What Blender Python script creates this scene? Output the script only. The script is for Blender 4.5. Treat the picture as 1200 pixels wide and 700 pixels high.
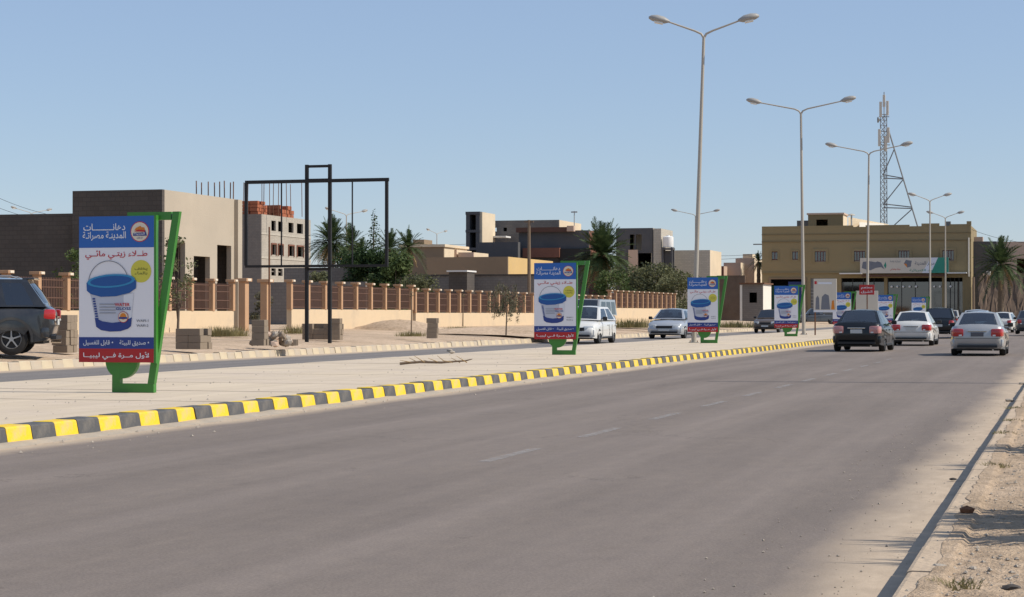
import bpy, bmesh, math, random
from mathutils import Vector, Matrix
random.seed(7)
R = math.radians
scene = bpy.context.scene
for o in list(bpy.data.objects):
    bpy.data.objects.remove(o)
C = scene.collection

# ------------------------------------------------------------------ camera
FPX, CX, CY = 2286.0, 600.0, 350.0            # focal length in photo pixels, photo centre
VPX, HORIZ, EYE = 1255.0, 368.0, 1.32         # road's vanishing point, horizon row, eye height
YAW = math.atan((VPX - CX) / FPX)
PITCH = math.atan((HORIZ - CY) / FPX)
cam_d = bpy.data.cameras.new('camera')
cam = bpy.data.objects.new('camera', cam_d); C.objects.link(cam)
cam_d.sensor_width = 36.0; cam_d.lens = 36.0 * FPX / 1200.0
cam_d.clip_start = 0.1; cam_d.clip_end = 9000
cam.location = (0, 0, EYE)
cam.rotation_euler = (math.pi / 2 + PITCH, 0, YAW)
scene.camera = cam
_CM = cam.rotation_euler.to_matrix()

def ray(px, py):
    return _CM @ Vector(((px - CX) / FPX, (CY - py) / FPX, -1.0))
def G(px, py, z=0.0):                         # point of the ground at height z
    d = ray(px, py); t = (z - EYE) / d.z
    return Vector((d.x * t, d.y * t, z))
def PY(px, py, Y):                            # (X, Z) on the plane across the road at Y
    d = ray(px, py); t = Y / d.y
    return d.x * t, EYE + d.z * t
def PX(px, py, X):                            # (Y, Z) on the plane along the road at X
    d = ray(px, py); t = X / d.x
    return d.y * t, EYE + d.z * t

# ------------------------------------------------------------------ sky, sun, exposure
SUN_EL, SUN_AZ = R(44), R(85)                 # azimuth from the road's direction towards the right
w = bpy.data.worlds.new('World'); scene.world = w; w.use_nodes = True
nt = w.node_tree; nt.nodes.clear()
sky = nt.nodes.new('ShaderNodeTexSky'); sky.sky_type = 'NISHITA'; sky.sun_disc = False
sky.sun_elevation = SUN_EL; sky.sun_rotation = SUN_AZ
sky.air_density = 1.0; sky.dust_density = 0.1; sky.ozone_density = 3.5; sky.altitude = 0
bg = nt.nodes.new('ShaderNodeBackground'); bg.inputs['Strength'].default_value = 0.114
wo = nt.nodes.new('ShaderNodeOutputWorld')
hz_ = nt.nodes.new('ShaderNodeMix'); hz_.data_type = 'RGBA'; hz_.inputs['Factor'].default_value = .5   # thin even haze all over the sky
hz_.inputs['B'].default_value = (2.95, 3.75, 5.5, 1)
nt.links.new(sky.outputs[0], hz_.inputs['A']); nt.links.new(hz_.outputs['Result'], bg.inputs[0]); nt.links.new(bg.outputs[0], wo.inputs[0])
sd = bpy.data.lights.new('sun', 'SUN'); sd.energy = 4.35; sd.angle = R(0.55); sd.color = (1.0, 0.93, 0.82)
sun = bpy.data.objects.new('sun', sd); C.objects.link(sun)
_s = Vector((math.cos(SUN_EL) * math.sin(SUN_AZ), math.cos(SUN_EL) * math.cos(SUN_AZ), math.sin(SUN_EL)))
sun.rotation_euler = (-_s).to_track_quat('-Z', 'Y').to_euler()
sun.location = _s * 60
scene.view_settings.view_transform = 'Standard'
scene.view_settings.look = 'None'
scene.view_settings.exposure = 0.1
scene.view_settings.gamma = 1.0
scene.view_settings.use_curve_mapping = False

# ------------------------------------------------------------------ materials
MATS = {}
def M(name, col=None, rough=0.85, var=0.12, scale=3.0, bump=0.0, bscale=40.0, metal=0.0, coat=0.0, spec=0.4, det=4.0, stain=None, stain_amt=0.5, stain_scale=0.6, blocks=None):
    if name in MATS: return MATS[name]
    m = bpy.data.materials.new(name); m.use_nodes = True
    n = m.node_tree.nodes; l = m.node_tree.links
    p = n['Principled BSDF']
    p.inputs['Roughness'].default_value = rough
    p.inputs['Metallic'].default_value = metal
    p.inputs['Coat Weight'].default_value = coat
    p.inputs['Coat Roughness'].default_value = 0.06
    p.inputs['Specular IOR Level'].default_value = spec
    tc = n.new('ShaderNodeTexCoord')
    nz = n.new('ShaderNodeTexNoise'); nz.inputs['Scale'].default_value = scale; nz.inputs['Detail'].default_value = det
    l.new(tc.outputs['Object'], nz.inputs['Vector'])
    mx = n.new('ShaderNodeMix'); mx.data_type = 'RGBA'
    lo = tuple(max(0, c * (1 - var)) for c in col) + (1,)
    hi = tuple(min(1, c * (1 + var)) for c in col) + (1,)
    mx.inputs['A'].default_value = lo; mx.inputs['B'].default_value = hi
    l.new(nz.outputs['Fac'], mx.inputs['Factor'])
    out = mx.outputs['Result']
    if stain:
        n2 = n.new('ShaderNodeTexNoise'); n2.inputs['Scale'].default_value = stain_scale; n2.inputs['Detail'].default_value = 6; n2.inputs['Roughness'].default_value = .65
        l.new(tc.outputs['Object'], n2.inputs['Vector'])
        cr = n.new('ShaderNodeMapRange'); cr.inputs['From Min'].default_value = .48; cr.inputs['From Max'].default_value = .68; cr.inputs['To Max'].default_value = stain_amt
        l.new(n2.outputs['Fac'], cr.inputs['Value'])
        m2 = n.new('ShaderNodeMix'); m2.data_type = 'RGBA'
        l.new(cr.outputs[0], m2.inputs['Factor']); l.new(out, m2.inputs['A']); m2.inputs['B'].default_value = tuple(stain) + (1,)
        out = m2.outputs['Result']
    if blocks:                                        # courses of blocks with mortar joints
        sx_ = n.new('ShaderNodeSeparateXYZ'); l.new(tc.outputs['Object'], sx_.inputs[0])
        ad_ = n.new('ShaderNodeMath'); l.new(sx_.outputs['X'], ad_.inputs[0]); l.new(sx_.outputs['Y'], ad_.inputs[1])
        cb = n.new('ShaderNodeCombineXYZ'); l.new(ad_.outputs[0], cb.inputs['X']); l.new(sx_.outputs['Z'], cb.inputs['Y'])
        bk_ = n.new('ShaderNodeTexBrick'); bk_.inputs['Scale'].default_value = 1; bk_.inputs['Brick Width'].default_value = blocks[0]; bk_.inputs['Row Height'].default_value = blocks[1]; bk_.inputs['Mortar Size'].default_value = .018
        bk_.inputs['Color1'].default_value = (.86, .86, .86, 1); bk_.inputs['Color2'].default_value = (1.12, 1.1, 1.08, 1); bk_.inputs['Mortar'].default_value = (.62, .61, .6, 1)
        l.new(cb.outputs[0], bk_.inputs['Vector'])
        mb_ = n.new('ShaderNodeMix'); mb_.data_type = 'RGBA'; mb_.blend_type = 'MULTIPLY'; mb_.inputs['Factor'].default_value = .5
        l.new(out, mb_.inputs['A']); l.new(bk_.outputs['Color'], mb_.inputs['B']); out = mb_.outputs['Result']
    l.new(out, p.inputs['Base Color'])
    if bump:
        nb = n.new('ShaderNodeTexNoise'); nb.inputs['Scale'].default_value = bscale; nb.inputs['Detail'].default_value = 5
        l.new(tc.outputs['Object'], nb.inputs['Vector'])
        b = n.new('ShaderNodeBump'); b.inputs['Strength'].default_value = bump; b.inputs['Distance'].default_value = 0.02
        l.new(nb.outputs['Fac'], b.inputs['Height']); l.new(b.outputs[0], p.inputs['Normal'])
    MATS[name] = m
    return m

def srgb(r, g, b):
    f = lambda c: (c / 255 / 12.92) if c < 10 else ((c / 255 + .055) / 1.055) ** 2.4
    return (f(r), f(g), f(b))

def glass_mat(name, tint, refl=1.0):
    m = bpy.data.materials.new(name); m.use_nodes = True
    n = m.node_tree.nodes; l = m.node_tree.links; n.clear()
    o = n.new('ShaderNodeOutputMaterial'); mix = n.new('ShaderNodeMixShader')
    t = n.new('ShaderNodeBsdfTransparent'); t.inputs[0].default_value = tuple(tint) + (1,)
    g = n.new('ShaderNodeBsdfGlossy'); g.inputs['Roughness'].default_value = 0.03; g.inputs[0].default_value = (refl, refl, refl, 1)
    f = n.new('ShaderNodeFresnel'); f.inputs[0].default_value = 2.2
    l.new(f.outputs[0], mix.inputs[0]); l.new(t.outputs[0], mix.inputs[1]); l.new(g.outputs[0], mix.inputs[2]); l.new(mix.outputs[0], o.inputs[0])
    MATS[name] = m
    return m

SAND = (0.46, 0.355, 0.245)
def ground_mat():
    m = bpy.data.materials.new('dirt_ground'); m.use_nodes = True
    n = m.node_tree.nodes; l = m.node_tree.links; p = n['Principled BSDF']
    p.inputs['Roughness'].default_value = .95; p.inputs['Specular IOR Level'].default_value = .15
    g = n.new('ShaderNodeNewGeometry')
    def noise(s, d=6, r=.6):
        x = n.new('ShaderNodeTexNoise'); x.inputs['Scale'].default_value = s; x.inputs['Detail'].default_value = d; x.inputs['Roughness'].default_value = r
        l.new(g.outputs['Position'], x.inputs['Vector']); return x
    a = noise(.35); b = noise(6); c = noise(45, 4)
    r1 = n.new('ShaderNodeValToRGB'); e = r1.color_ramp.elements
    e[0].position = .3; e[0].color = (.48, .36, .25, 1); e[1].position = .7; e[1].color = (.66, .50, .355, 1)
    l.new(a.outputs['Fac'], r1.inputs[0])
    r2 = n.new('ShaderNodeValToRGB'); e = r2.color_ramp.elements
    e[0].position = .35; e[0].color = (.72, .70, .68, 1); e[1].position = .62; e[1].color = (1.05, 1.05, 1.05, 1)
    l.new(b.outputs['Fac'], r2.inputs[0])
    mm = n.new('ShaderNodeMix'); mm.data_type = 'RGBA'; mm.blend_type = 'MULTIPLY'; mm.inputs['Factor'].default_value = .8
    l.new(r1.outputs[0], mm.inputs['A']); l.new(r2.outputs[0], mm.inputs['B'])
    r3 = n.new('ShaderNodeValToRGB'); e = r3.color_ramp.elements
    e[0].position = .3; e[0].color = (.6, .58, .55, 1); e[1].position = .5; e[1].color = (1, 1, 1, 1)
    l.new(c.outputs['Fac'], r3.inputs[0])
    m3 = n.new('ShaderNodeMix'); m3.data_type = 'RGBA'; m3.blend_type = 'MULTIPLY'; m3.inputs['Factor'].default_value = .5
    l.new(mm.outputs['Result'], m3.inputs['A']); l.new(r3.outputs[0], m3.inputs['B'])
    l.new(m3.outputs['Result'], p.inputs['Base Color'])
    ad = n.new('ShaderNodeMath'); l.new(b.outputs['Fac'], ad.inputs[0]); l.new(c.outputs['Fac'], ad.inputs[1])
    bp = n.new('ShaderNodeBump'); bp.inputs['Strength'].default_value = .7; bp.inputs['Distance'].default_value = .04
    l.new(ad.outputs[0], bp.inputs['Height']); l.new(bp.outputs[0], p.inputs['Normal'])
    MATS['ground'] = m
    return m

def road_mat(name, base, x_left, x_right, wl, wr):
    """asphalt with drifts of sand along both edges; x_left/x_right are the road's edges"""
    m = bpy.data.materials.new(name); m.use_nodes = True
    n = m.node_tree.nodes; l = m.node_tree.links; p = n['Principled BSDF']
    p.inputs['Specular IOR Level'].default_value = .25
    g = n.new('ShaderNodeNewGeometry')
    sep = n.new('ShaderNodeSeparateXYZ'); l.new(g.outputs['Position'], sep.inputs[0])
    def mapped(sc):
        mp = n.new('ShaderNodeMapping'); mp.inputs['Scale'].default_value = sc; l.new(g.outputs['Position'], mp.inputs['Vector']); return mp
    def noise(sc, d=6, r=.6, s=1.0):
        x = n.new('ShaderNodeTexNoise'); x.inputs['Scale'].default_value = s; x.inputs['Detail'].default_value = d; x.inputs['Roughness'].default_value = r
        l.new(mapped(sc).outputs[0], x.inputs['Vector']); return x
    def math_(op, a, b=None, clamp=False):
        x = n.new('ShaderNodeMath'); x.operation = op; x.use_clamp = clamp
        for i, v in enumerate((a, b)):
            if v is None: continue
            if isinstance(v, (int, float)): x.inputs[i].default_value = v
            else: l.new(v, x.inputs[i])
        return x.outputs[0]
    streak = noise((1.6, .05, 1), 5, .6)           # wear running along the lanes
    blotch = noise((.22, .12, 1), 6, .6)
    wobx = noise((.05, .05, 1), 3, .5)
    grain = noise((55, 55, 55), 4, .75)
    fine = noise((9, 9, 9), 4, .7)
    v = math_('MULTIPLY', math_('SUBTRACT', streak.outputs['Fac'], .5), .75)
    v = math_('ADD', v, math_('MULTIPLY', math_('SUBTRACT', blotch.outputs['Fac'], .5), .5))
    v = math_('ADD', v, math_('MULTIPLY', math_('SUBTRACT', grain.outputs['Fac'], .5), 1.5))
    spots = noise((1.7, .8, 1), 7, .7)
    sp_ = n.new('ShaderNodeMapRange'); sp_.inputs['From Min'].default_value = .60; sp_.inputs['From Max'].default_value = .72; sp_.inputs['To Max'].default_value = -.16; l.new(spots.outputs['Fac'], sp_.inputs['Value'])
    v = math_('ADD', v, sp_.outputs[0])
    v = math_('ADD', v, math_('MULTIPLY', math_('SUBTRACT', fine.outputs['Fac'], .5), .22))
    trk = math_('MULTIPLY', math_('COSINE', math_('MULTIPLY', math_('ADD', sep.outputs['X'], math_('MULTIPLY', wobx.outputs['Fac'], .7)), 3.3)), math_('MULTIPLY', streak.outputs['Fac'], .10))
    v = math_('ADD', v, trk)
    v = math_('ADD', v, 1.0)
    vm = n.new('ShaderNodeVectorMath'); vm.operation = 'SCALE'; vm.inputs[0].default_value = base
    l.new(v, vm.inputs['Scale'])
    # old cracks
    vo = n.new('ShaderNodeTexVoronoi'); vo.feature = 'DISTANCE_TO_EDGE'; vo.inputs['Scale'].default_value = .22
    wob = noise((.9, .9, .9), 5, .7)
    wv = n.new('ShaderNodeVectorMath'); wv.operation = 'SCALE'; wv.inputs['Scale'].default_value = 2.2; l.new(wob.outputs['Color'], wv.inputs[0])
    av = n.new('ShaderNodeVectorMath'); av.operation = 'ADD'; l.new(g.outputs['Position'], av.inputs[0]); l.new(wv.outputs[0], av.inputs[1])
    l.new(av.outputs[0], vo.inputs['Vector'])
    crack = math_('LESS_THAN', vo.outputs['Distance'], .0042)
    crack = math_('MULTIPLY', crack, math_('GREATER_THAN', blotch.outputs['Fac'], .5))
    mc = n.new('ShaderNodeMix'); mc.data_type = 'RGBA'; l.new(math_('MULTIPLY', crack, .45), mc.inputs['Factor'])
    l.new(vm.outputs[0], mc.inputs['A']); mc.inputs['B'].default_value = tuple(c * .45 for c in base) + (1,)
    # sand
    ns = noise((1.3, .42, 1), 7, .62); nf = noise((7, 3, 7), 6, .68)
    nsum = math_('ADD', math_('MULTIPLY', math_('SUBTRACT', ns.outputs['Fac'], .5), 2.4), math_('MULTIPLY', math_('SUBTRACT', nf.outputs['Fac'], .5), .7))
    def edge(dist, width):
        d = math_('ADD', dist, math_('MULTIPLY', nsum, width * .50))
        mr = n.new('ShaderNodeMapRange'); mr.interpolation_type = 'SMOOTHSTEP'
        mr.inputs['From Min'].default_value = width * 1.7; mr.inputs['From Max'].default_value = width * .35
        l.new(d, mr.inputs['Value']); return mr.outputs[0]
    el = edge(math_('SUBTRACT', sep.outputs['X'], x_left), wl)
    er = edge(math_('SUBTRACT', x_right, sep.outputs['X']), wr)
    mask = math_('MAXIMUM', el, er)
    film = math_('MULTIPLY', math_('MULTIPLY', nf.outputs['Fac'], ns.outputs['Fac']), .28)      # thin dust everywhere
    mask = math_('MAXIMUM', mask, film, True)
    sc_ = n.new('ShaderNodeValToRGB'); e = sc_.color_ramp.elements
    e[0].position = .3; e[0].color = (.40, .315, .23, 1); e[1].position = .7; e[1].color = (.54, .43, .315, 1)
    l.new(nf.outputs['Fac'], sc_.inputs[0])
    ms = n.new('ShaderNodeMix'); ms.data_type = 'RGBA'
    l.new(mask, ms.inputs['Factor']); l.new(mc.outputs['Result'], ms.inputs['A']); l.new(sc_.outputs[0], ms.inputs['B'])
    l.new(ms.outputs['Result'], p.inputs['Base Color'])
    p.inputs['Roughness'].default_value = .88
    bp = n.new('ShaderNodeBump'); bp.inputs['Strength'].default_value = .35; bp.inputs['Distance'].default_value = .01
    l.new(grain.outputs['Fac'], bp.inputs['Height']); l.new(bp.outputs[0], p.inputs['Normal'])
    MATS[name] = m
    return m

def paving_mat():
    m = bpy.data.materials.new('dusty_paving'); m.use_nodes = True
    n = m.node_tree.nodes; l = m.node_tree.links; p = n['Principled BSDF']
    p.inputs['Roughness'].default_value = .92; p.inputs['Specular IOR Level'].default_value = .2
    g = n.new('ShaderNodeNewGeometry')
    mp = n.new('ShaderNodeMapping'); mp.inputs['Rotation'].default_value = (0, 0, R(90)); l.new(g.outputs['Position'], mp.inputs['Vector'])
    br = n.new('ShaderNodeTexBrick'); br.inputs['Scale'].default_value = 1.0
    br.inputs['Brick Width'].default_value = .4; br.inputs['Row Height'].default_value = .4; br.inputs['Mortar Size'].default_value = .012; br.offset = 0.0
    br.inputs['Color1'].default_value = (.53, .44, .345, 1); br.inputs['Color2'].default_value = (.58, .485, .385, 1); br.inputs['Mortar'].default_value = (.44, .36, .28, 1)
    l.new(mp.outputs[0], br.inputs['Vector'])
    a = n.new('ShaderNodeTexNoise'); a.inputs['Scale'].default_value = .5; a.inputs['Detail'].default_value = 7; a.inputs['Roughness'].default_value = .65
    l.new(g.outputs['Position'], a.inputs['Vector'])
    m2 = n.new('ShaderNodeMapping'); m2.inputs['Scale'].default_value = (2.5, .12, 1); l.new(g.outputs['Position'], m2.inputs['Vector'])
    b = n.new('ShaderNodeTexNoise'); b.inputs['Scale'].default_value = 1; b.inputs['Detail'].default_value = 5; l.new(m2.outputs[0], b.inputs['Vector'])
    mr = n.new('ShaderNodeMapRange'); mr.inputs['From Min'].default_value = .38; mr.inputs['From Max'].default_value = .6; mr.inputs['To Min'].default_value = .25; mr.inputs['To Max'].default_value = .92
    l.new(a.outputs['Fac'], mr.inputs['Value'])
    r = n.new('ShaderNodeValToRGB'); e = r.color_ramp.elements
    e[0].position = .3; e[0].color = (.52, .43, .315, 1); e[1].position = .7; e[1].color = (.63, .525, .39, 1)
    l.new(b.outputs['Fac'], r.inputs[0])
    mx = n.new('ShaderNodeMix'); mx.data_type = 'RGBA'
    l.new(mr.outputs[0], mx.inputs['Factor']); l.new(br.outputs['Color'], mx.inputs['A']); l.new(r.outputs[0], mx.inputs['B'])
    l.new(mx.outputs['Result'], p.inputs['Base Color'])
    c = n.new('ShaderNodeTexNoise'); c.inputs['Scale'].default_value = 30; l.new(g.outputs['Position'], c.inputs['Vector'])
    bp = n.new('ShaderNodeBump'); bp.inputs['Strength'].default_value = .3; bp.inputs['Distance'].default_value = .01
    l.new(c.outputs['Fac'], bp.inputs['Height']); l.new(bp.outputs[0], p.inputs['Normal'])
    MATS['paving'] = m
    return m

def marking_mat():
    m = bpy.data.materials.new('worn_white_paint'); m.use_nodes = True
    n = m.node_tree.nodes; l = m.node_tree.links; p = n['Principled BSDF']
    p.inputs['Base Color'].default_value = (.42, .40, .38, 1); p.inputs['Roughness'].default_value = .8
    g = n.new('ShaderNodeNewGeometry')
    a = n.new('ShaderNodeTexNoise'); a.inputs['Scale'].default_value = 9; a.inputs['Detail'].default_value = 8; a.inputs['Roughness'].default_value = .7
    l.new(g.outputs['Position'], a.inputs['Vector'])
    mr = n.new('ShaderNodeMapRange'); mr.inputs['From Min'].default_value = .36; mr.inputs['From Max'].default_value = .58; mr.inputs['To Max'].default_value = .5
    l.new(a.outputs['Fac'], mr.inputs['Value']); l.new(mr.outputs[0], p.inputs['Alpha'])
    MATS['marking'] = m
    return m

def leaf_mat(name, c1, c2, trans=.25):
    m = bpy.data.materials.new(name); m.use_nodes = True
    n = m.node_tree.nodes; l = m.node_tree.links; p = n['Principled BSDF']; o = n['Material Output']
    p.inputs['Roughness'].default_value = .7; p.inputs['Specular IOR Level'].default_value = .25
    tc = n.new('ShaderNodeTexCoord'); nz = n.new('ShaderNodeTexNoise'); nz.inputs['Scale'].default_value = 1.3; nz.inputs['Detail'].default_value = 5
    l.new(tc.outputs['Object'], nz.inputs['Vector'])
    r = n.new('ShaderNodeValToRGB'); e = r.color_ramp.elements
    e[0].position = .35; e[0].color = c1 + (1,); e[1].position = .65; e[1].color = c2 + (1,)
    l.new(nz.outputs['Fac'], r.inputs[0]); l.new(r.outputs[0], p.inputs['Base Color'])
    t = n.new('ShaderNodeBsdfTranslucent'); l.new(r.outputs[0], t.inputs[0])
    mx = n.new('ShaderNodeMixShader'); mx.inputs[0].default_value = trans
    l.new(p.outputs[0], mx.inputs[1]); l.new(t.outputs[0], mx.inputs[2]); l.new(mx.outputs[0], o.inputs[0])
    MATS[name] = m
    return m

gm = ground_mat(); vm_ = gm.copy(); vm_.name = 'verge_dirt'; MATS['verge_dirt'] = vm_
for nd in vm_.node_tree.nodes:
    if nd.type == 'VALTORGB':
        c0 = nd.color_ramp.elements[0].color[0]
        if abs(c0 - .48) < .02: nd.color_ramp.elements[0].color = (.42, .315, .215, 1); nd.color_ramp.elements[1].color = (.60, .455, .32, 1)
        elif c0 < .65: nd.color_ramp.elements[0].color = (.42, .38, .34, 1)
paving_mat(); marking_mat()
ASPHALT = (.172, .143, .125)
road_mat('asphalt_near', ASPHALT, -10.22, -.73, .40, .48)
road_mat('asphalt_far', (.175, .165, .16), -17.6, -23.2 + 40, .1, .1)  # replaced below
MATS.pop('asphalt_far')
road_mat('asphalt_far', (.165, .155, .15), -23.2, -17.2, .75, .06)
glass_mat('car_glass', (.62, .68, .66)); glass_mat('dark_glass', (.10, .12, .13)); glass_mat('bright_glass', (.78, .86, .82))
M('yellow_paint', (.80, .53, .018), .6, .08, 8, .25, 30, stain=(.52, .42, .26), stain_amt=.65, stain_scale=5)
M('black_paint', (.085, .083, .082), .65, .15, 8, .25, 30, stain=(.26, .22, .17), stain_amt=.35, stain_scale=5)
M('kerb_concrete', (.37, .315, .25), .9, .2, 3, .5, 25, stain=(.45, .36, .26), stain_amt=.7, stain_scale=1.5)
M('verge_concrete', (.46, .355, .25), .95, .2, 3, .6, 25, stain=(.52, .40, .28), stain_amt=.9, stain_scale=1.2)
M('kerb_face_shade', (.035, .032, .03), .8, .2, 6, .3, 30, stain=(.10, .085, .07), stain_amt=.5, stain_scale=3)
M('faded_yellow', (.53, .445, .31), .85, .2, 4, .3, 25, stain=SAND, stain_amt=.8, stain_scale=2)
M('faded_grey', (.44, .375, .29), .85, .2, 4, .3, 25, stain=SAND, stain_amt=.8, stain_scale=2)
M('green_paint', (.04, .20, .025), .42, .1, 4, coat=.2)
M('galv', (.42, .41, .38), .5, .12, 3, metal=.3)
M('lamp_pole', (.40, .365, .31), .6, .05, 1.5, metal=.15)
M('mast_steel', (.20, .20, .20), .6, .1, 3)
M('lamp_head', (.32, .31, .29), .5, .1, 4)
M('lamp_lens', (.7, .7, .66), .25, .05, 4)
M('black_steel', (.016, .015, .015), .6, .2, 6)
M('render_grey', (.44, .375, .29), .9, .16, .7, .4, 14, stain=(.35, .30, .235), stain_amt=.5, stain_scale=.35)
M('block_grey', (.20, .18, .16), .95, .18, 1.2, .5, 10, stain=(.14, .125, .115), stain_amt=.5, blocks=(.42, .21))
M('block_dark', (.088, .076, .066), .95, .22, 1.2, .5, 10, stain=(.06, .054, .05), stain_amt=.6, blocks=(.42, .21))
M('block_raw', (.40, .36, .30), .95, .15, .6, .3, 6, stain=(.42, .39, .34), stain_amt=.6, stain_scale=.3, blocks=(.42, .21))
M('brick_orange', (.36, .115, .055), .9, .25, 5, .4, 20)
M('brick_brown', (.20, .085, .055), .9, .2, 3)
M('peach_wall', (.62, .48, .315), .9, .1, .8, .3, 20, stain=(.42, .34, .25), stain_amt=.45, stain_scale=.8)
M('peach_post', (.46, .28, .16), .85, .12, 1.5, .2, 20, stain=(.36, .2, .11), stain_amt=.4)
M('cap_white', (.66, .58, .46), .85, .1, 3)
M('rail_brown', (.115, .06, .04), .7, .15, 3)
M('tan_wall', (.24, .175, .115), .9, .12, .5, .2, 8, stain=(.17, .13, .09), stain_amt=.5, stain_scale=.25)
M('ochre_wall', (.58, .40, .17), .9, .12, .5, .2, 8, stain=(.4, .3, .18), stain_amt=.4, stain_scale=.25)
M('olive_wall', (.275, .215, .115), .9, .08, .4, .2, 8, stain=(.21, .165, .1), stain_amt=.5, stain_scale=.2)
M('olive_dark', (.20, .155, .085), .9, .08, .5)
M('cream_wall', (.66, .54, .38), .9, .1, .5, stain=(.48, .4, .3), stain_amt=.4, stain_scale=.2)
M('pink_wall', (.55, .40, .30), .9, .1, .5, stain=(.42, .33, .27), stain_amt=.4, stain_scale=.2)
M('white_wall', (.70, .66, .58), .85, .08, .8)
M('pale_block', (.47, .43, .36), .9, .12, .4, stain=(.36, .33, .28), stain_amt=.4, stain_scale=.2, blocks=(.42, .21))
M('charcoal_wall', (.085, .085, .09), .9, .15, .5, stain=(.13, .125, .12), stain_amt=.5, stain_scale=.25)
M('earth_wall', (.13, .09, .064), .95, .25, 1.2, .7, 4, stain=(.19, .14, .10), stain_amt=.6, stain_scale=.4)
M('opening_shade', (.03, .028, .026), .9, .1, 2)
M('frame_brown', (.10, .045, .03), .7, .1, 2)
M('maroon', (.12, .035, .03), .5, .1, 2)
M('shutter_grey', (.17, .17, .165), .6, .1, 3)
M('tarp_green', (.03, .09, .05), .7, .2, 2)
M('roof_white', (.72, .70, .66), .6, .06, 2)
M('plastic_white', (.78, .78, .76), .4, .03, 2)
M('rust', (.16, .075, .04), .85, .3, 5)
M('wood', (.17, .12, .08), .85, .25, 5)
M('bark', (.13, .10, .075), .95, .3, 6, .8, 12)
M('palm_trunk', (.15, .11, .075), .95, .35, 5, .9, 10)
M('dry_leaf', (.30, .20, .09), .9, .3, 3)
M('stone', (.37, .32, .26), .95, .25, 6, .6, 20)
M('red_stone', (.20, .09, .045), .95, .25, 9, .6, 20)
M('tyre', (.022, .021, .02), .85, .2, 8)
M('rim', (.38, .38, .38), .35, .05, 4, metal=.7)
M('rim_dark', (.12, .12, .12), .45, .05, 4, metal=.5)
M('trim', (.02, .02, .021), .55, .1, 5)
M('seat', (.035, .034, .033), .85, .2, 6)
M('seat_beige', (.22, .2, .17), .85, .2, 6)
M('lens_red', (.42, .012, .012), .18, .05, 4, coat=1)
M('lens_pale_red', (.50, .22, .20), .15, .05, 4, coat=1)
M('lens_clear', (.62, .64, .63), .12, .05, 4, coat=1)
M('plate', (.55, .55, .52), .5, .05, 10)
M('plate_dark', (.10, .10, .11), .5, .05, 10)
M('chrome', (.6, .6, .6), .15, .03, 4, metal=1)
M('paint_black', (.006, .008, .010), .35, .05, 3, coat=.5, spec=.3)
M('paint_white', (.66, .65, .61), .35, .03, 3, coat=.8)
M('paint_silver', (.40, .405, .40), .34, .04, 3, metal=.35, coat=.9)
M('paint_silver_b', (.42, .44, .46), .34, .04, 3, metal=.35, coat=.9)
M('paint_grey', (.10, .105, .11), .3, .05, 3, metal=.3, coat=1)
M('paint_slate', (.024, .026, .03), .28, .05, 3, metal=.2, coat=1, stain=(.11, .10, .085), stain_amt=.35, stain_scale=1.2)
M('paint_brown', (.085, .065, .05), .4, .08, 3, coat=.6)
M('cloth_beige', (.52, .44, .33), .9, .1, 4)
M('print_white', (.74, .74, .78), .45, .01, 1)
M('print_blue', (.022, .12, .42), .45, .04, 1)
M('print_navy', (.018, .045, .22), .45, .04, 1)
M('print_red', (.38, .014, .018), .45, .04, 1)
M('print_redtext', (.50, .02, .03), .45, .02, 1)
M('print_yellow', (.60, .55, .07), .45, .02, 1)
M('print_lid', (.012, .085, .30), .45, .06, 2)
M('print_lidtop', (.03, .24, .47), .45, .1, 2)
M('print_pail', (.46, .49, .58), .45, .06, 2)
M('print_pale', (.66, .68, .74), .45, .03, 2)
M('print_grey', (.16, .17, .20), .5, .05, 2)
M('print_olive', (.16, .16, .03), .5, .05, 2)
M('print_orange', (.62, .20, .02), .45, .05, 2)
M('print_cream', (.68, .62, .50), .45, .03, 2)
M('print_green', (.03, .24, .17), .5, .05, 2)
M('panel_beige', (.58, .53, .45), .6, .05, 2)
M('sign_red', (.36, .02, .022), .5, .05, 2)
leaf_mat('leaf_palm', (.035, .06, .022), (.085, .12, .045)); leaf_mat('leaf_dark', (.02, .042, .014), (.05, .085, .028))
leaf_mat('leaf_mid', (.045, .075, .022), (.105, .14, .045)); leaf_mat('leaf_olive', (.085, .095, .045), (.18, .18, .09))
leaf_mat('leaf_dusty', (.09, .09, .055), (.18, .16, .10)); leaf_mat('grass', (.13, .125, .05), (.27, .23, .11))

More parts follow.
